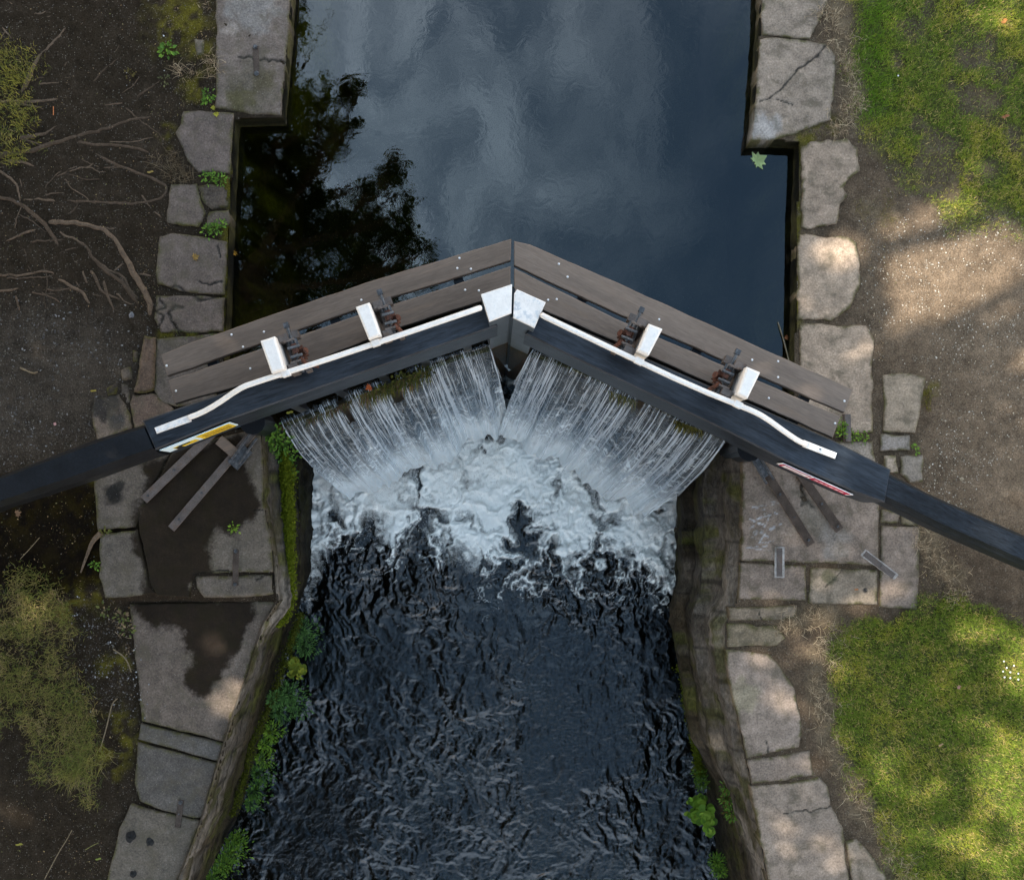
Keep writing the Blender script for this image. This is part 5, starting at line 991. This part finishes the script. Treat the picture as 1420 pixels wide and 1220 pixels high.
# ------------------------------------------------------------------ plants
def plant(kind, label, c, z, rad, n, cols, cat='plant', group=None, lean=(0, 0), leaf=.03, name='weed', seed=0):
    r = np.random.default_rng(seed+int(c[0]*7+c[1])); cx, cy, _ = P(c[0], c[1], z); V = []; Fs = []; CC = []
    def addleaf(p, d, up, L, W, col):
        side = np.cross(d, up); side /= np.linalg.norm(side)+1e-9; k = len(V)
        if kind == 'round':
            m_ = 9; q = [p+(d*math.cos(2*math.pi*i/m_)+side*math.sin(2*math.pi*i/m_))*L*.5*(.9+.2*r.random())+up*.002 for i in range(m_)]
            V.extend([p-up*.004]+q); Fs.extend([(k, k+1+i, k+1+(i+1) % m_) for i in range(m_)]); CC.extend([col]*(m_+1))
        else:
            q = [p, p+d*L*.35+side*W*.5+up*.003, p+d*L*.75+side*W*.32+up*.002, p+d*L, p+d*L*.75-side*W*.32+up*.002, p+d*L*.35-side*W*.5+up*.003, p+d*L*.5-up*.003]
            V.extend(q); Fs.extend([(k, k+1, k+6), (k+1, k+2, k+6), (k+2, k+3, k+6), (k+3, k+4, k+6), (k+4, k+5, k+6), (k+5, k, k+6)]); CC.extend([col]*7)
    for i in range(n):
        th = 2*math.pi*r.random(); d = np.array((math.cos(th), math.sin(th), 0)); col = np.array(cols[r.integers(len(cols))])*(.7+.6*r.random())
        base = np.array((cx, cy, z)); L = rad*(.45+.6*r.random()); out = d*L+np.array((lean[0], lean[1], 0))*L
        if kind == 'fern':
            m_ = 13
            for j in range(m_):
                t = (j+1)/m_; p = base+out*t+np.array((0, 0, .6*L*math.sin(t*2.3)-.25*L*t)); dd = out/np.linalg.norm(out)
                sl = L*.32*math.sin(math.pi*min(1, .25+t*.8))+.006
                for s in (-1, 1):
                    sd = np.array((-dd[1]*s, dd[0]*s, 0))*.9+dd*.45; sd /= np.linalg.norm(sd); addleaf(p, sd, np.array((0, 0, 1.)), sl, sl*.30, col*(.85+.3*r.random()))
            k = len(V); V.extend([base, base+np.array((.002, .002, 0)), base+out*.9+np.array((0, 0, .25*L))]); Fs.append((k, k+1, k+2)); CC.extend([col*.6]*3)
        else:
            t = math.sqrt(r.random()); p = base+(out*t*1.1); p[2] += rad*.5*(1-t)+(.02+.05*(kind == 'fine'))*r.random(); up = np.array((r.normal()*.35, r.normal()*.35, 1.)); up /= np.linalg.norm(up)
            dd = d-up*(d@up); dd /= np.linalg.norm(dd); l_ = leaf*(.6+.8*r.random()); addleaf(p, dd, up, l_, l_*(.62 if kind == 'leafy' else .40), col)
            k = len(V); V.extend([base, base+np.array((.003, 0, 0)), p]); Fs.append((k, k+1, k+2)); CC.extend([col*.6]*3)
    o = mk(name, np.array(V), Fs, M['leaf'], cols=np.array(CC)); return tag(o, label, cat, group)
G1 = [(.08, .16, .03), (.12, .23, .035), (.16, .28, .04)]; G2 = [(.09, .18, .05), (.12, .23, .06), (.07, .14, .04)]; G3 = [(.22, .33, .04), (.17, .29, .03), (.12, .22, .03)]; Y1 = [(.26, .26, .03), (.18, .22, .03)]
WG = 'plants growing from the left chamber wall'
def merged(kind, label, spots, cols, **k):
    if kind == 'fern': kind = 'fine'; spots = [(a, b, z, r_*.85, int(n*15)) for a, b, z, r_, n in spots]; k = dict(k, leaf=.030)
    o0 = None; parts = []
    for i, (a, b, z, rad, n) in enumerate(spots): parts.append(plant(kind, label, (a, b), z, rad, n, cols, seed=i*13, **k))
    V = []; Fs = []; C_ = []; 
    for o in parts:
        me = o.data; k0 = len(V); off = ORG[o.name]; V += [tuple(np.array(v.co)+off) for v in me.vertices]; Fs += [tuple(i+k0 for i in p.vertices) for p in me.polygons]
        C_ += [tuple(d.color)[:3] for d in me.color_attributes['Col'].data]
    nm = k.get('name', 'weed')
    for o in parts: bpy.data.objects.remove(o)
    o = mk(nm, np.array(V), Fs, M['leaf'], cols=np.array(C_)); return tag(o, label, k.get('cat', 'plant'), k.get('group'))
merged('leafy', 'bushy small leaved weed hanging at the left end of the falls', [(384, 612, -.3, .13, 120), (376, 603, -.2, .10, 80), (390, 630, -.4, .12, 110), (392, 655, -.45, .11, 80), (388, 672, -.5, .07, 40)], G1, group=WG, leaf=.032, name='leafy_weed', lean=(.4, 0))
merged('fern', 'bluish fern at the foot of the mossy ledge', [(418, 872, -1.9, .17, 16), (420, 895, -1.9, .16, 13), (408, 885, -1.7, .14, 12)], G2, group=WG, name='fern', lean=(.6, 0))
merged('round', 'bright yellow green round leaved clump among the bluish ferns', [(405, 918, -1.65, .07, 30), (411, 930, -1.7, .09, 46)], Y1, group=WG, leaf=.05, name='round_leaved_plant')
merged('fern', 'large bluish fern below the round leaved clumps', [(395, 960, -1.9, .18, 15), (406, 975, -2., .17, 14), (385, 985, -1.8, .15, 13), (378, 968, -1.5, .12, 9)], G2, group=WG, name='fern', lean=(.6, 0))
merged('fern', 'yellowish green fern half way down the left wing wall', [(374, 1012, -1.7, .13, 13), (366, 1030, -1.8, .10, 9), (362, 1050, -2., .12, 8)], G3, group=WG, name='fern', lean=(.6, 0))
merged('fern', 'dark green ferns trailing long stalks towards the water', [(358, 1070, -2.1, .16, 14), (352, 1095, -2.1, .15, 13), (348, 1112, -2., .11, 9)], G1+G2, group=WG, name='fern', lean=(.6, 0))
merged('fern', 'lowest fern, bright green, at the bottom of the left wing wall', [(318, 1178, -2.1, .18, 18), (306, 1195, -2., .17, 16), (322, 1165, -2.2, .14, 11), (296, 1212, -1.9, .14, 12), (330, 1160, -2.2, .10, 8)], G3+G1, group=WG, name='fern', lean=(.6, 0))
merged('leafy', 'tiny weed on the dark joint of the wet slab', [(325, 732, .02, .05, 26)], G3, name='small_weed', leaf=.022)
WR = 'plants growing from the right chamber wall'
merged('round', 'round leaved plant hanging low on the right wall', [(968, 1112, -1.9, .10, 22), (978, 1132, -1.8, .11, 24), (962, 1128, -2., .08, 14), (985, 1148, -1.8, .07, 10)], G3, group=WR, leaf=.075, name='round_leaved_plant')
merged('fern', 'small feathery fern with reddish tips above the round leaved plant', [(1006, 1105, -.9, .08, 8), (1012, 1125, -.9, .09, 9), (1005, 1090, -.8, .06, 5)], G1+[(.14, .08, .03)], group=WR, name='fern')
merged('fern', 'ragged green weed lowest on the right wall, at the bottom edge', [(993, 1192, -2.1, .12, 12), (996, 1205, -2.1, .10, 8)], G1+G3, group=WR, name='fern')
merged('fern', 'little fern just above the round leaved plant on the right wall', [(972, 1084, -2.1, .09, 8), (969, 1070, -2.15, .08, 6)], G1+G3, group=WR, name='fern')
merged('leafy', 'green rosette on the dark soil left of the jutting block', [(233, 70, .0, .07, 40)], G1, name='small_weed', leaf=.035)
merged('leafy', 'green weed beside the yellow leaves under the jutting block', [(289, 133, .0, .06, 34), (286, 141, 0, .04, 14)], G1, name='small_weed', leaf=.025)
merged('leafy', 'weeds in the joint below the five sided slab', [(293, 248, .0, .07, 44), (307, 250, 0, .06, 34), (284, 246, 0, .04, 16)], G1, name='small_weed', leaf=.022)
merged('leafy', 'weeds in the joint above the slab with the yellow leaf', [(300, 318, .0, .07, 46), (288, 320, 0, .06, 30), (308, 312, 0, .05, 24)], G1, name='small_weed', leaf=.022)
merged('leafy', 'sparse weed on the upper left soil below the green rosette', [(228, 112, 0, .05, 18)], [(.08, .09, .04), (.11, .11, .05)], name='small_weed', leaf=.022)
merged('leafy', 'sprig of yellow green weed on the left soil below the root tips', [(182, 104, 0, .05, 22)], [(.10, .085, .03), (.14, .11, .04)], name='small_weed', leaf=.02)
merged('leafy', 'green weeds at the iron stake by the right walkway end', [(1168, 590, .03, .06, 50), (1166, 600, .03, .07, 60), (1182, 604, 0, .07, 50), (1196, 605, 0, .06, 34)], G1+G3, name='small_weed', leaf=.018)
merged('leafy', 'small weed beside the wide bluish sett', [(1268, 620, 0, .035, 22), (1270, 626, 0, .03, 12)], G1, name='small_weed', leaf=.018)
merged('leafy', 'moss tuft beside the tapering slab', [(1287, 545, 0, .04, 34), (1285, 565, 0, .04, 30), (1286, 555, 0, .03, 20)], [(.12, .11, .02), (.16, .14, .03)], name='moss_tuft', leaf=.012)
merged('leafy', 'weed with wilted leaves at the edge of the huge lower slab', [(170, 855, 0, .07, 30), (178, 872, 0, .07, 24), (145, 845, 0, .05, 14)], [(.12, .13, .04), (.2, .15, .09), (.08, .1, .03)], name='small_weed', leaf=.03)
merged('leafy', 'little weed between the plain left slabs', [(146, 737, 0.0, .05, 26)], [(.10, .12, .03), (.13, .13, .04)], name='small_weed', leaf=.022)
merged('leafy', 'green sprig on moss left of the lower plain slab', [(132, 783, 0, .045, 18)], G1, name='small_weed', leaf=.022)
# plants hanging on the gates
CG_ = 'weeds growing on the gates'
merged('leafy', 'weeds with a red leaf on the crest of the left gate', [(560, 528, -.20, .10, 60), (585, 518, -.2, .09, 50), (530, 540, -.2, .06, 24), (540, 533, -.22, .08, 30)], [(.06, .07, .015), (.10, .10, .02), (.035, .04, .012)], name='leafy_weed', group=CG_, leaf=.028)
def hang(label, pts, n, L, cols, seed):
    r = np.random.default_rng(seed); q = P2(pts, -.2); t = r.random(n)*(len(q)-1); i = t.astype(int); f = (t-i)[:, None]; b = q[i]*(1-f)+q[i+1]*f
    x, y = b[:, 0], b[:, 1]; C_ = np.array(cols)[r.integers(0, len(cols), n)]*(.5+.8*r.random(n))[:, None]
    V = []; Fs = []; CC = []
    for j in range(n):
        a = r.normal()*.5; d = np.array((math.sin(a)*.5, -abs(math.cos(a))))*L*(.4+.8*r.random()); k = len(V); w2 = .0025
        V += [(x[j]-w2, y[j], -.19), (x[j]+w2, y[j], -.19), (x[j]+d[0]*.6+w2, y[j]+d[1]*.6, -.17), (x[j]+d[0]*.6-w2, y[j]+d[1]*.6, -.17), (x[j]+d[0], y[j]+d[1], -.28)]
        Fs += [(k, k+1, k+2, k+3), (k+3, k+2, k+4)]; CC += [C_[j]]*5
    return tag(mk('hanging_grass', V, Fs, M['grass'], cols=np.array(CC)), label, 'grass', CG_)
hang('grass fringe draped over the left crest', [(500, 548), (540, 532), (597, 512)], 260, .16, [(.09, .10, .02), (.13, .12, .03), (.05, .06, .015), (.16, .10, .05)], 1)
hang('thin reddish stems at the outer end of the left crest', [(425, 582), (460, 568), (490, 553)], 90, .10, [(.12, .07, .04), (.08, .06, .03), (.07, .08, .02)], 2)
hang('yellowish grass at the outer end of the right crest', [(935, 582), (950, 588), (975, 598)], 130, .10, [(.14, .13, .03), (.10, .09, .02), (.06, .05, .02)], 3)
hang('a few blades in the middle of the right crest', [(840, 540), (880, 555)], 50, .12, [(.10, .11, .03), (.13, .11, .04)], 4)
def mossstrip(label, pts, wd, z_, n, seed, cols=((.10, .125, .008), (.14, .165, .010), (.07, .09, .008))):
    q = resample(np.array([P(a, b, c)[:3] for a, b, c in pts])[:, :2], .02, False); zz_ = np.interp(np.linspace(0, 1, len(q)), np.linspace(0, 1, len(pts)), [p[2] for p in pts])
    r = np.random.default_rng(seed); i = r.integers(0, len(q), n); o_ = r.normal(size=n)*wd*(.35+.9*fbm(q[i, 1]*5, q[i, 1]*0, seed)); x = q[i, 0]+o_; y = q[i, 1]+r.normal(size=n)*.012
    C = np.c_[x, y, zz_[i]+r.random(n)*.03-np.abs(o_)*.5]; V, Fq, cc = leaves(C, .012+.014*r.random(n), greens(n, cols[0], cols[1], seed), .3, .8, seed)
    return tag(mk('moss', V, Fq, M['leaf'], cols=cc), label, 'moss', kind='stuff')
mossstrip('bright moss cushion running along the left wall ledge', [(394, 630, -.36), (398, 680, -.36), (400, 740, -.37), (401, 790, -.38), (399, 825, -.40), (394, 848, -.45), (386, 866, -.5)], .034, 0, 15000, 1)
mossstrip('olive moss on the waterline of the left wing wall', [(418, 850, -1.5), (400, 900, -1.6), (380, 965, -1.6), (350, 1030, -1.6), (335, 1090, -1.7), (322, 1130, -1.8)], .035, 0, 3500, 2, ((.05, .06, .006), (.09, .10, .010)))
mossstrip('bright moss along the waterline of the lower right wall', [(946, 925, -2.2), (952, 960, -2.2), (958, 1000, -2.2), (966, 1045, -2.1), (972, 1075, -2.1)], .035, 0, 5000, 3)
# ------------------------------------------------------------------ gravel, debris, leaves
def gravel(label, poly, n, smin, smax, cols, seed, name='gravel', soft=25):
    w_ = P2(poly); a, b = w_.min(0)-.1, w_.max(0)+.1
    def f(x, y): 
        Q = np.c_[pxof(x, y)]; g = np.ones(len(x)); 
        cell = sdf(np.c_[x, y], canal_top)[0]; return sst(soft, -soft, sdf(Q, poly)[0])*(cell > .02)*(1-.85*lawn_mask(x, y))*(.35+.8*sst(.4, .6, fbm(x*4, y*4, seed)))
    x, y = scatter_mask(n, a[0], b[0], a[1], b[1], f, seed); r = np.random.default_rng(seed); n = len(x)
    s = smin+(smax-smin)*r.random(n)**3.5; base = np.array([(1, 0, 0), (0, 1, 0), (-1, 0, 0), (0, -1, 0), (.55, .55, .55), (-.55, .5, .6), (-.5, -.55, .5), (.5, -.6, .55)])
    V = base[None]*s[:, None, None]*(.6+.7*r.random((n, 8, 1))); th = r.random(n)*6.28; c_, s_ = np.cos(th)[:, None], np.sin(th)[:, None]
    X_ = V[:, :, 0]*c_-V[:, :, 1]*s_*.7; Y_ = V[:, :, 0]*s_+V[:, :, 1]*c_*.7; V = np.stack([X_+x[:, None], Y_+y[:, None], V[:, :, 2]*.7-.016], -1).reshape(-1, 3)
    q = np.array([[4, 5, 6, 7], [0, 1, 5, 4], [1, 2, 6, 5], [2, 3, 7, 6], [3, 0, 4, 7]]); Fq = (np.arange(n)[:, None, None]*8+q[None]).reshape(-1, 4)
    C_ = np.array(cols)[r.integers(0, len(cols), n)]*(.6+.7*r.random(n))[:, None]
    return tag(mk(name, V, Fq, M['root'], cols=np.repeat(C_, 8, 0), origin=(float(x.mean()), float(y.mean()), 0)), label, 'gravel', kind='stuff')
GP = [(.20, .18, .15), (.28, .26, .22), (.14, .12, .10), (.38, .36, .33), (.18, .15, .11)]
gravel('pale grit scattered over the right path', [(1215, 300), (1240, 270), (1480, 290), (1500, 780), (1400, 740), (1290, 690), (1290, 520), (1220, 500), (1200, 400)], 14000, .0026, .010, [(.30, .26, .20), (.38, .34, .28), (.20, .16, .12), (.40, .36, .30), (.24, .19, .13)], 31)
gravel('fine grit on the soil near the upper lawn', [(1190, 190), (1260, 230), (1420, 300), (1420, 340), (1200, 330)], 1200, .002, .009, GP, 32)
GD = [(.06, .055, .05), (.09, .085, .08), (.05, .042, .035), (.15, .145, .14), (.08, .07, .055)]
gravel('dark gravel on the soil left of the rubble stones', [(-60, 420), (90, 430), (200, 440), (190, 500), (130, 560), (120, 600), (0, 650), (-60, 650)], 9000, .002, .014, GD, 33)
gravel('sparse grit among the tree roots', [(-60, -40), (290, -40), (240, 160), (220, 430), (-60, 430)], 2200, .0015, .008, GD+[(.3, .3, .3)], 34)
gravel('grit between the grass mound and the huge lower slab', [(105, 840), (175, 850), (190, 940), (190, 1000), (140, 1010), (110, 960)], 2200, .002, .012, GD+[(.22, .22, .22)], 35)
gravel('specks of grit at the bottom left corner', [(-60, 1080), (180, 1120), (150, 1290), (-60, 1290)], 500, .0015, .006, GD, 36)
gravel('grit on the dark soil below the left beam', [(-60, 720), (130, 680), (135, 820), (-60, 790)], 700, .0015, .008, GD, 37)
gravel('grit in the bare strips beside the coping on the lower right', [(1110, 900), (1150, 900), (1170, 1060), (1240, 1190), (1250, 1260), (1180, 1150), (1130, 1060)], 900, .002, .008, GP, 38)
def dropleaf(label, c, z, L, col, kind='maple', ang=0., name='fallen_leaf'):
    x, y, _ = P(*c, z); r = np.random.default_rng(int(c[0])); pts = []
    if kind == 'maple': prof = [(0, .12), (25, .38), (38, .30), (55, .62), (70, .45), (95, .95), (112, .55), (128, .85), (145, .6), (180, 1.05), (215, .6), (232, .85), (248, .55), (265, .95), (290, .45), (305, .62), (322, .30), (335, .38)]
    else: prof = [(a, .35+.65*abs(math.cos(R(a)))**1.6) for a in range(0, 360, 30)]
    V = [(x, y, z+.006)]
    for a, q in prof: V.append((x+math.cos(R(a+ang))*q*L, y+math.sin(R(a+ang))*q*L*(.95 if kind == 'maple' else .55), z+.004+.012*r.random()))
    n = len(prof); Fs = [(0, i+1, (i+1) % n+1) for i in range(n)]; k = len(V); e = (x+math.cos(R(ang))*L*.9, y+math.sin(R(ang))*L*.9, z+.006)
    V += [(x, y, z+.007), (x+.004, y+.003, z+.007), e]; Fs.append((k, k+1, k+2))
    cs = np.array([col]*len(V))*(.8+.4*r.random(len(V)))[:, None]
    return tag(mk(name, V, Fs, M['leaf'], cols=cs), label, 'leaf')
dropleaf('large pale green maple leaf floating below the right corner slab', (1049, 224), Z_UP, .105, (.46, .56, .24), ang=-150)
dropleaf('orange leaf floating against the left quay wall', (325, 350), Z_UP, .045, (.38, .20, .03), ang=60)
dropleaf('small green leaf caught on the left quay edge', (323, 267), -.16, .032, (.20, .26, .06), ang=20)
dropleaf('yellow brown leaf lying on the smooth left slab', (270, 357), .006, .045, (.30, .19, .06), ang=200)
dropleaf('yellow leaf cluster below the jutting block', (300, 158), .006, .035, (.32, .30, .04), ang=100)
dropleaf('small yellow leaf above the yellow cluster', (297, 150), .008, .03, (.28, .28, .04), ang=10)
dropleaf('yellow leaf on the straw behind the five sided slab', (209, 239), .0, .03, (.36, .26, .08), 'oval', 20)
dropleaf('red orange leaf stuck on the left crest', (513, 537), -.17, .045, (.42, .10, .03), ang=30)
dropleaf('yellow leaf at the outer end of the left crest', (402, 572), -.12, .035, (.28, .27, .05), 'oval', 30)
dropleaf('brown star shaped leaf on the wet soil under the left beam', (24, 712), -.02, .045, (.20, .12, .07), ang=200)
dropleaf('pinkish leaf on the right lawn', (1329, 952), .02, .03, (.36, .2, .16), 'oval', 80)
dropleaf('tan leaf on the right lawn near its middle', (1304, 1032), .02, .028, (.40, .27, .15), 'oval', 50)
dropleaf('orange brown leaf near the top of the upper lawn', (1392, 30), .02, .045, (.36, .16, .05), 'oval', 70)
dropleaf('reddish leaf at the right side of the upper lawn', (1394, 162), .02, .04, (.34, .14, .07), 'oval', 40)
dropleaf('reddish leaf floating beside the right quay wall', (1091, 468), Z_UP, .03, (.30, .12, .05), ang=10)
dropleaf('curled yellow leaf at the lower left corner', (27, 1170), -.02, .035, (.26, .24, .05), 'oval', 20)
dropleaf('green curled leaf on the soil near the bottom left slab', (137, 1190), -.02, .03, (.18, .22, .05), 'oval', 30)
dropleaf('yellow leaf on the dark gravel', (130, 542), .0, .028, (.30, .24, .05), 'oval', 10)
dropleaf('small orange leaf on the middle slab of the row', (1187, 817), .006, .018, (.42, .16, .05), 'oval', 10)
m = MB(); m.cur = (.22, .19, .13); m.tube([P(1079, 447, Z_UP+.01), P(1087, 472, Z_UP+.02), P(1094, 500, Z_UP+.03)], .006, 6)
tag(m.build('reed', M['root']), 'thin dry reed floating against the right walkway', 'reed')
def twig(label, pts, w_, col=(.14, .11, .07)):
    q = P2(smoothp(pts, 2)); m = MB(); m.cur = col; m.tube([(a, b, .0) for a, b in q], [w_]*(len(q)-1)+[w_*.4], 6); tag(m.build('twig', M['root'], smooth=True), label, 'twig', 'fallen twigs on the soil')
twig('long bent twig at the bottom left corner', [(62, 1218), (82, 1180), (92, 1165), (100, 1150)], .004)
twig('straight pale twig under the left beam', [(28, 775), (42, 760), (55, 745)], .003)
twig('forked twig running up the moss beside the huge slab', [(138, 1042), (150, 1000), (155, 975), (163, 968)], .005)
twig('twig beside the slab edge above the forked one', [(157, 900), (175, 912), (182, 932)], .006)
twig('short brown twig on the gravel', [(28, 510), (45, 518), (52, 516)], .008)
twig('green stalk near the curled leaf', [(118, 1178), (128, 1172), (137, 1168)], .003, (.14, .14, .05))
twig('orange stick fragment among the roots', [(74, 148), (74, 160)], .004, (.35, .13, .05))
def lump(label, c, rad, z_, col, name='dark_lump', cat='stone', group=None, mat='rough_stone'):
    x, y, _ = P(*c, z_); V = []; Fs = []; a = 12; b = 6
    for i in range(b+1):
        for j in range(a):
            t = math.pi*.5*i/b; ph = 2*math.pi*j/a; rr_ = rad*(.75+.5*vn(np.array([math.cos(ph)*1.7+c[0]]), np.array([math.sin(ph)*1.7+i*.5]), 3)[0]); V.append((x+rr_*math.cos(ph)*math.cos(t*.97), y+rr_*math.sin(ph)*math.cos(t*.97), z_-.005+rr_*.7*math.sin(t)))
    for i in range(b):
        for j in range(a): Fs.append((i*a+j, i*a+(j+1) % a, (i+1)*a+(j+1) % a, (i+1)*a+j))
    Fs.append(tuple(range(b*a, b*a+a))); return tag(mk(name, V, Fs, M[mat], cols=np.array([col]*len(V)), smooth=True), label, cat, group)
LGp = 'dark lumps lying on the bottom left slab'
lump('largest dark lump on the bottom left slab', (181, 1159), .052, -.08, (.018, .018, .018), group=LGp)
lump('smaller dark lump right of the largest one', (208, 1167), .036, -.08, (.02, .02, .02), group=LGp)
lump('lowest little dark lump at the picture edge', (185, 1211), .032, -.08, (.02, .02, .02), group=LGp)
lump('pale oval pebble at the tips of the roots', (182, 437), .026, -.02, (.16, .155, .16), 'pebble', 'pebble')
lump('pinkish pebble among grey crumbs above the left beam', (76, 588), .02, -.02, (.42, .22, .2), 'pebble', 'pebble')
lump('white pebble on the upper left soil', (227, 50), .013, -.015, (.6, .6, .6), 'pebble', 'pebble')
lump('tan pebble on the path beside the right lawn beam', (1334, 664), .02, -.015, (.28, .23, .16), 'pebble', 'pebble')
m = MB()
for i, (a, b) in enumerate([(1389, 930), (1394, 925), (1399, 931), (1391, 938), (1404, 922), (1399, 939), (1410, 933), (1410, 941), (1244, 107), (1390, 916)]):
    x, y, _ = P(a, b); 
    c = (.75, .75, .72); vs = [(x, y, .03)]+[(x+.008*math.cos(k*.785), y+.008*math.sin(k*.785), .027) for k in range(8)]; m = MB(); m.add(vs, [(0, k+1, (k+1) % 8+1) for k in range(8)], c)
    if i == 0: d0 = m.build('daisy', M['leaf']); tag(d0, 'one of the small white daisies on the grass', 'daisy', 'white daisies in the lawns'); d0c = Vector(d0.location)-Vector((x, y, .03)); bpy.context.view_layer.update()
    else: d = dupl(d0, tuple(Vector((x, y, .03))+d0c))
# spray droplets over the foot of the falls
r = np.random.default_rng(77); n = 46000; px = r.uniform(442, 940, n); fy = np.interp(px, [p[0] for p in FC], [p[1] for p in FC]); py = fy+8+r.normal(size=n)*30+(fbm(px/60, px*0, 5)-.5)*40; zz_ = Z_LO+.05+r.random(n)**1.6*.75; kp = fbm(px/45, py/45, 6, 3)+.25*r.random(n) > .52; px, py, zz_ = px[kp], py[kp], zz_[kp]; n = len(px)
kk = (H-zz_)/F; C = np.c_[(px-NX)*kk, (NY-py)*kk, zz_]; s = (.0019+.0035*r.random(n)**7)[:, None]
o6 = np.array([(1, 0, 0), (0, 1, 0), (-1, 0, 0), (0, -1, 0), (0, 0, 1), (0, 0, -1)]); V = (C[:, None]+o6[None]*s[:, None]).reshape(-1, 3)
t8 = np.array([(0, 1, 4), (1, 2, 4), (2, 3, 4), (3, 0, 4), (1, 0, 5), (2, 1, 5), (3, 2, 5), (0, 3, 5)]); Fq = (np.arange(n)[:, None, None]*6+t8[None]).reshape(-1, 3)
tag(mk('spray', V, Fq, M['white'], smooth=True), 'fine white spray hanging over the foot of the falls', 'spray', kind='stuff')

# leaf litter and crumbs on the bare soil
def litter(label, polys, n, cols, seed, smin=.006, smax=.02):
    r = np.random.default_rng(seed); C = []
    for poly in polys:
        w_ = P2(poly); a, b = w_.min(0), w_.max(0); k = int(n/len(polys)); x = r.uniform(a[0], b[0], k); y = r.uniform(a[1], b[1], k); ok = inside(np.c_[x, y], w_) & (r.random(k) < .25+sst(.4, .65, fbm(x*5, y*5, seed))); C.append(np.c_[x[ok], y[ok], np.full(ok.sum(), -.008)])
    C = np.concatenate(C); C[:, 2] += r.random(len(C))*.008; V, Fq, cc = leaves(C, smin+(smax-smin)*r.random(len(C))**2.5, np.array(cols)[r.integers(0, len(cols), len(C))]*(.5+.9*r.random((len(C), 1))), .75, .55, seed)
    return tag(mk('leaf_litter', V, Fq, M['leaf'], cols=cc), label, 'leaf litter', kind='stuff')
LC = [(.16, .11, .07), (.22, .15, .08), (.10, .075, .05), (.26, .20, .10), (.14, .13, .05)]
litter('brown litter strewn among the tree roots', [[(0, 0), (240, 0), (245, 140), (215, 430), (0, 430)], [(205, 120), (250, 150), (240, 310), (215, 440), (185, 440)], [(225, 0), (298, 0), (298, 150), (250, 150)]], 2600, LC, 51)
litter('litter on the dark soil along the lower left slabs', [[(0, 690), (130, 670), (135, 830), (0, 800)], [(120, 830), (178, 835), (192, 1000), (185, 1100), (150, 1120), (150, 1000)], [(0, 1080), (150, 1110), (140, 1220), (0, 1220)]], 1400, LC, 52)
litter('litter in the bare corner around the lower right coping', [[(1085, 850), (1160, 850), (1145, 900), (1145, 1020), (1200, 1120), (1250, 1210), (1215, 1190), (1155, 1090), (1120, 1000), (1100, 920)], [(1275, 735), (1350, 770), (1330, 820), (1275, 830)]], 1300, LC+[(.34, .26, .17)], 53)
litter('litter between the upper right kerb slabs and the lawn', [[(1150, 0), (1185, 0), (1195, 170), (1260, 240), (1200, 320), (1175, 190), (1160, 80)], [(1190, 300), (1260, 300), (1230, 500), (1215, 500)]], 1200, LC+[(.34, .26, .17)], 54)
litter('crumbs of leaf and rust around the iron straps on the chalked slab', [[(1050, 655), (1062, 650), (1120, 740), (1112, 745)], [(1098, 668), (1112, 662), (1165, 730), (1150, 738)]], 420, [(.2, .12, .06), (.12, .09, .06), (.3, .16, .05), (.25, .22, .18)], 55, .005, .014)
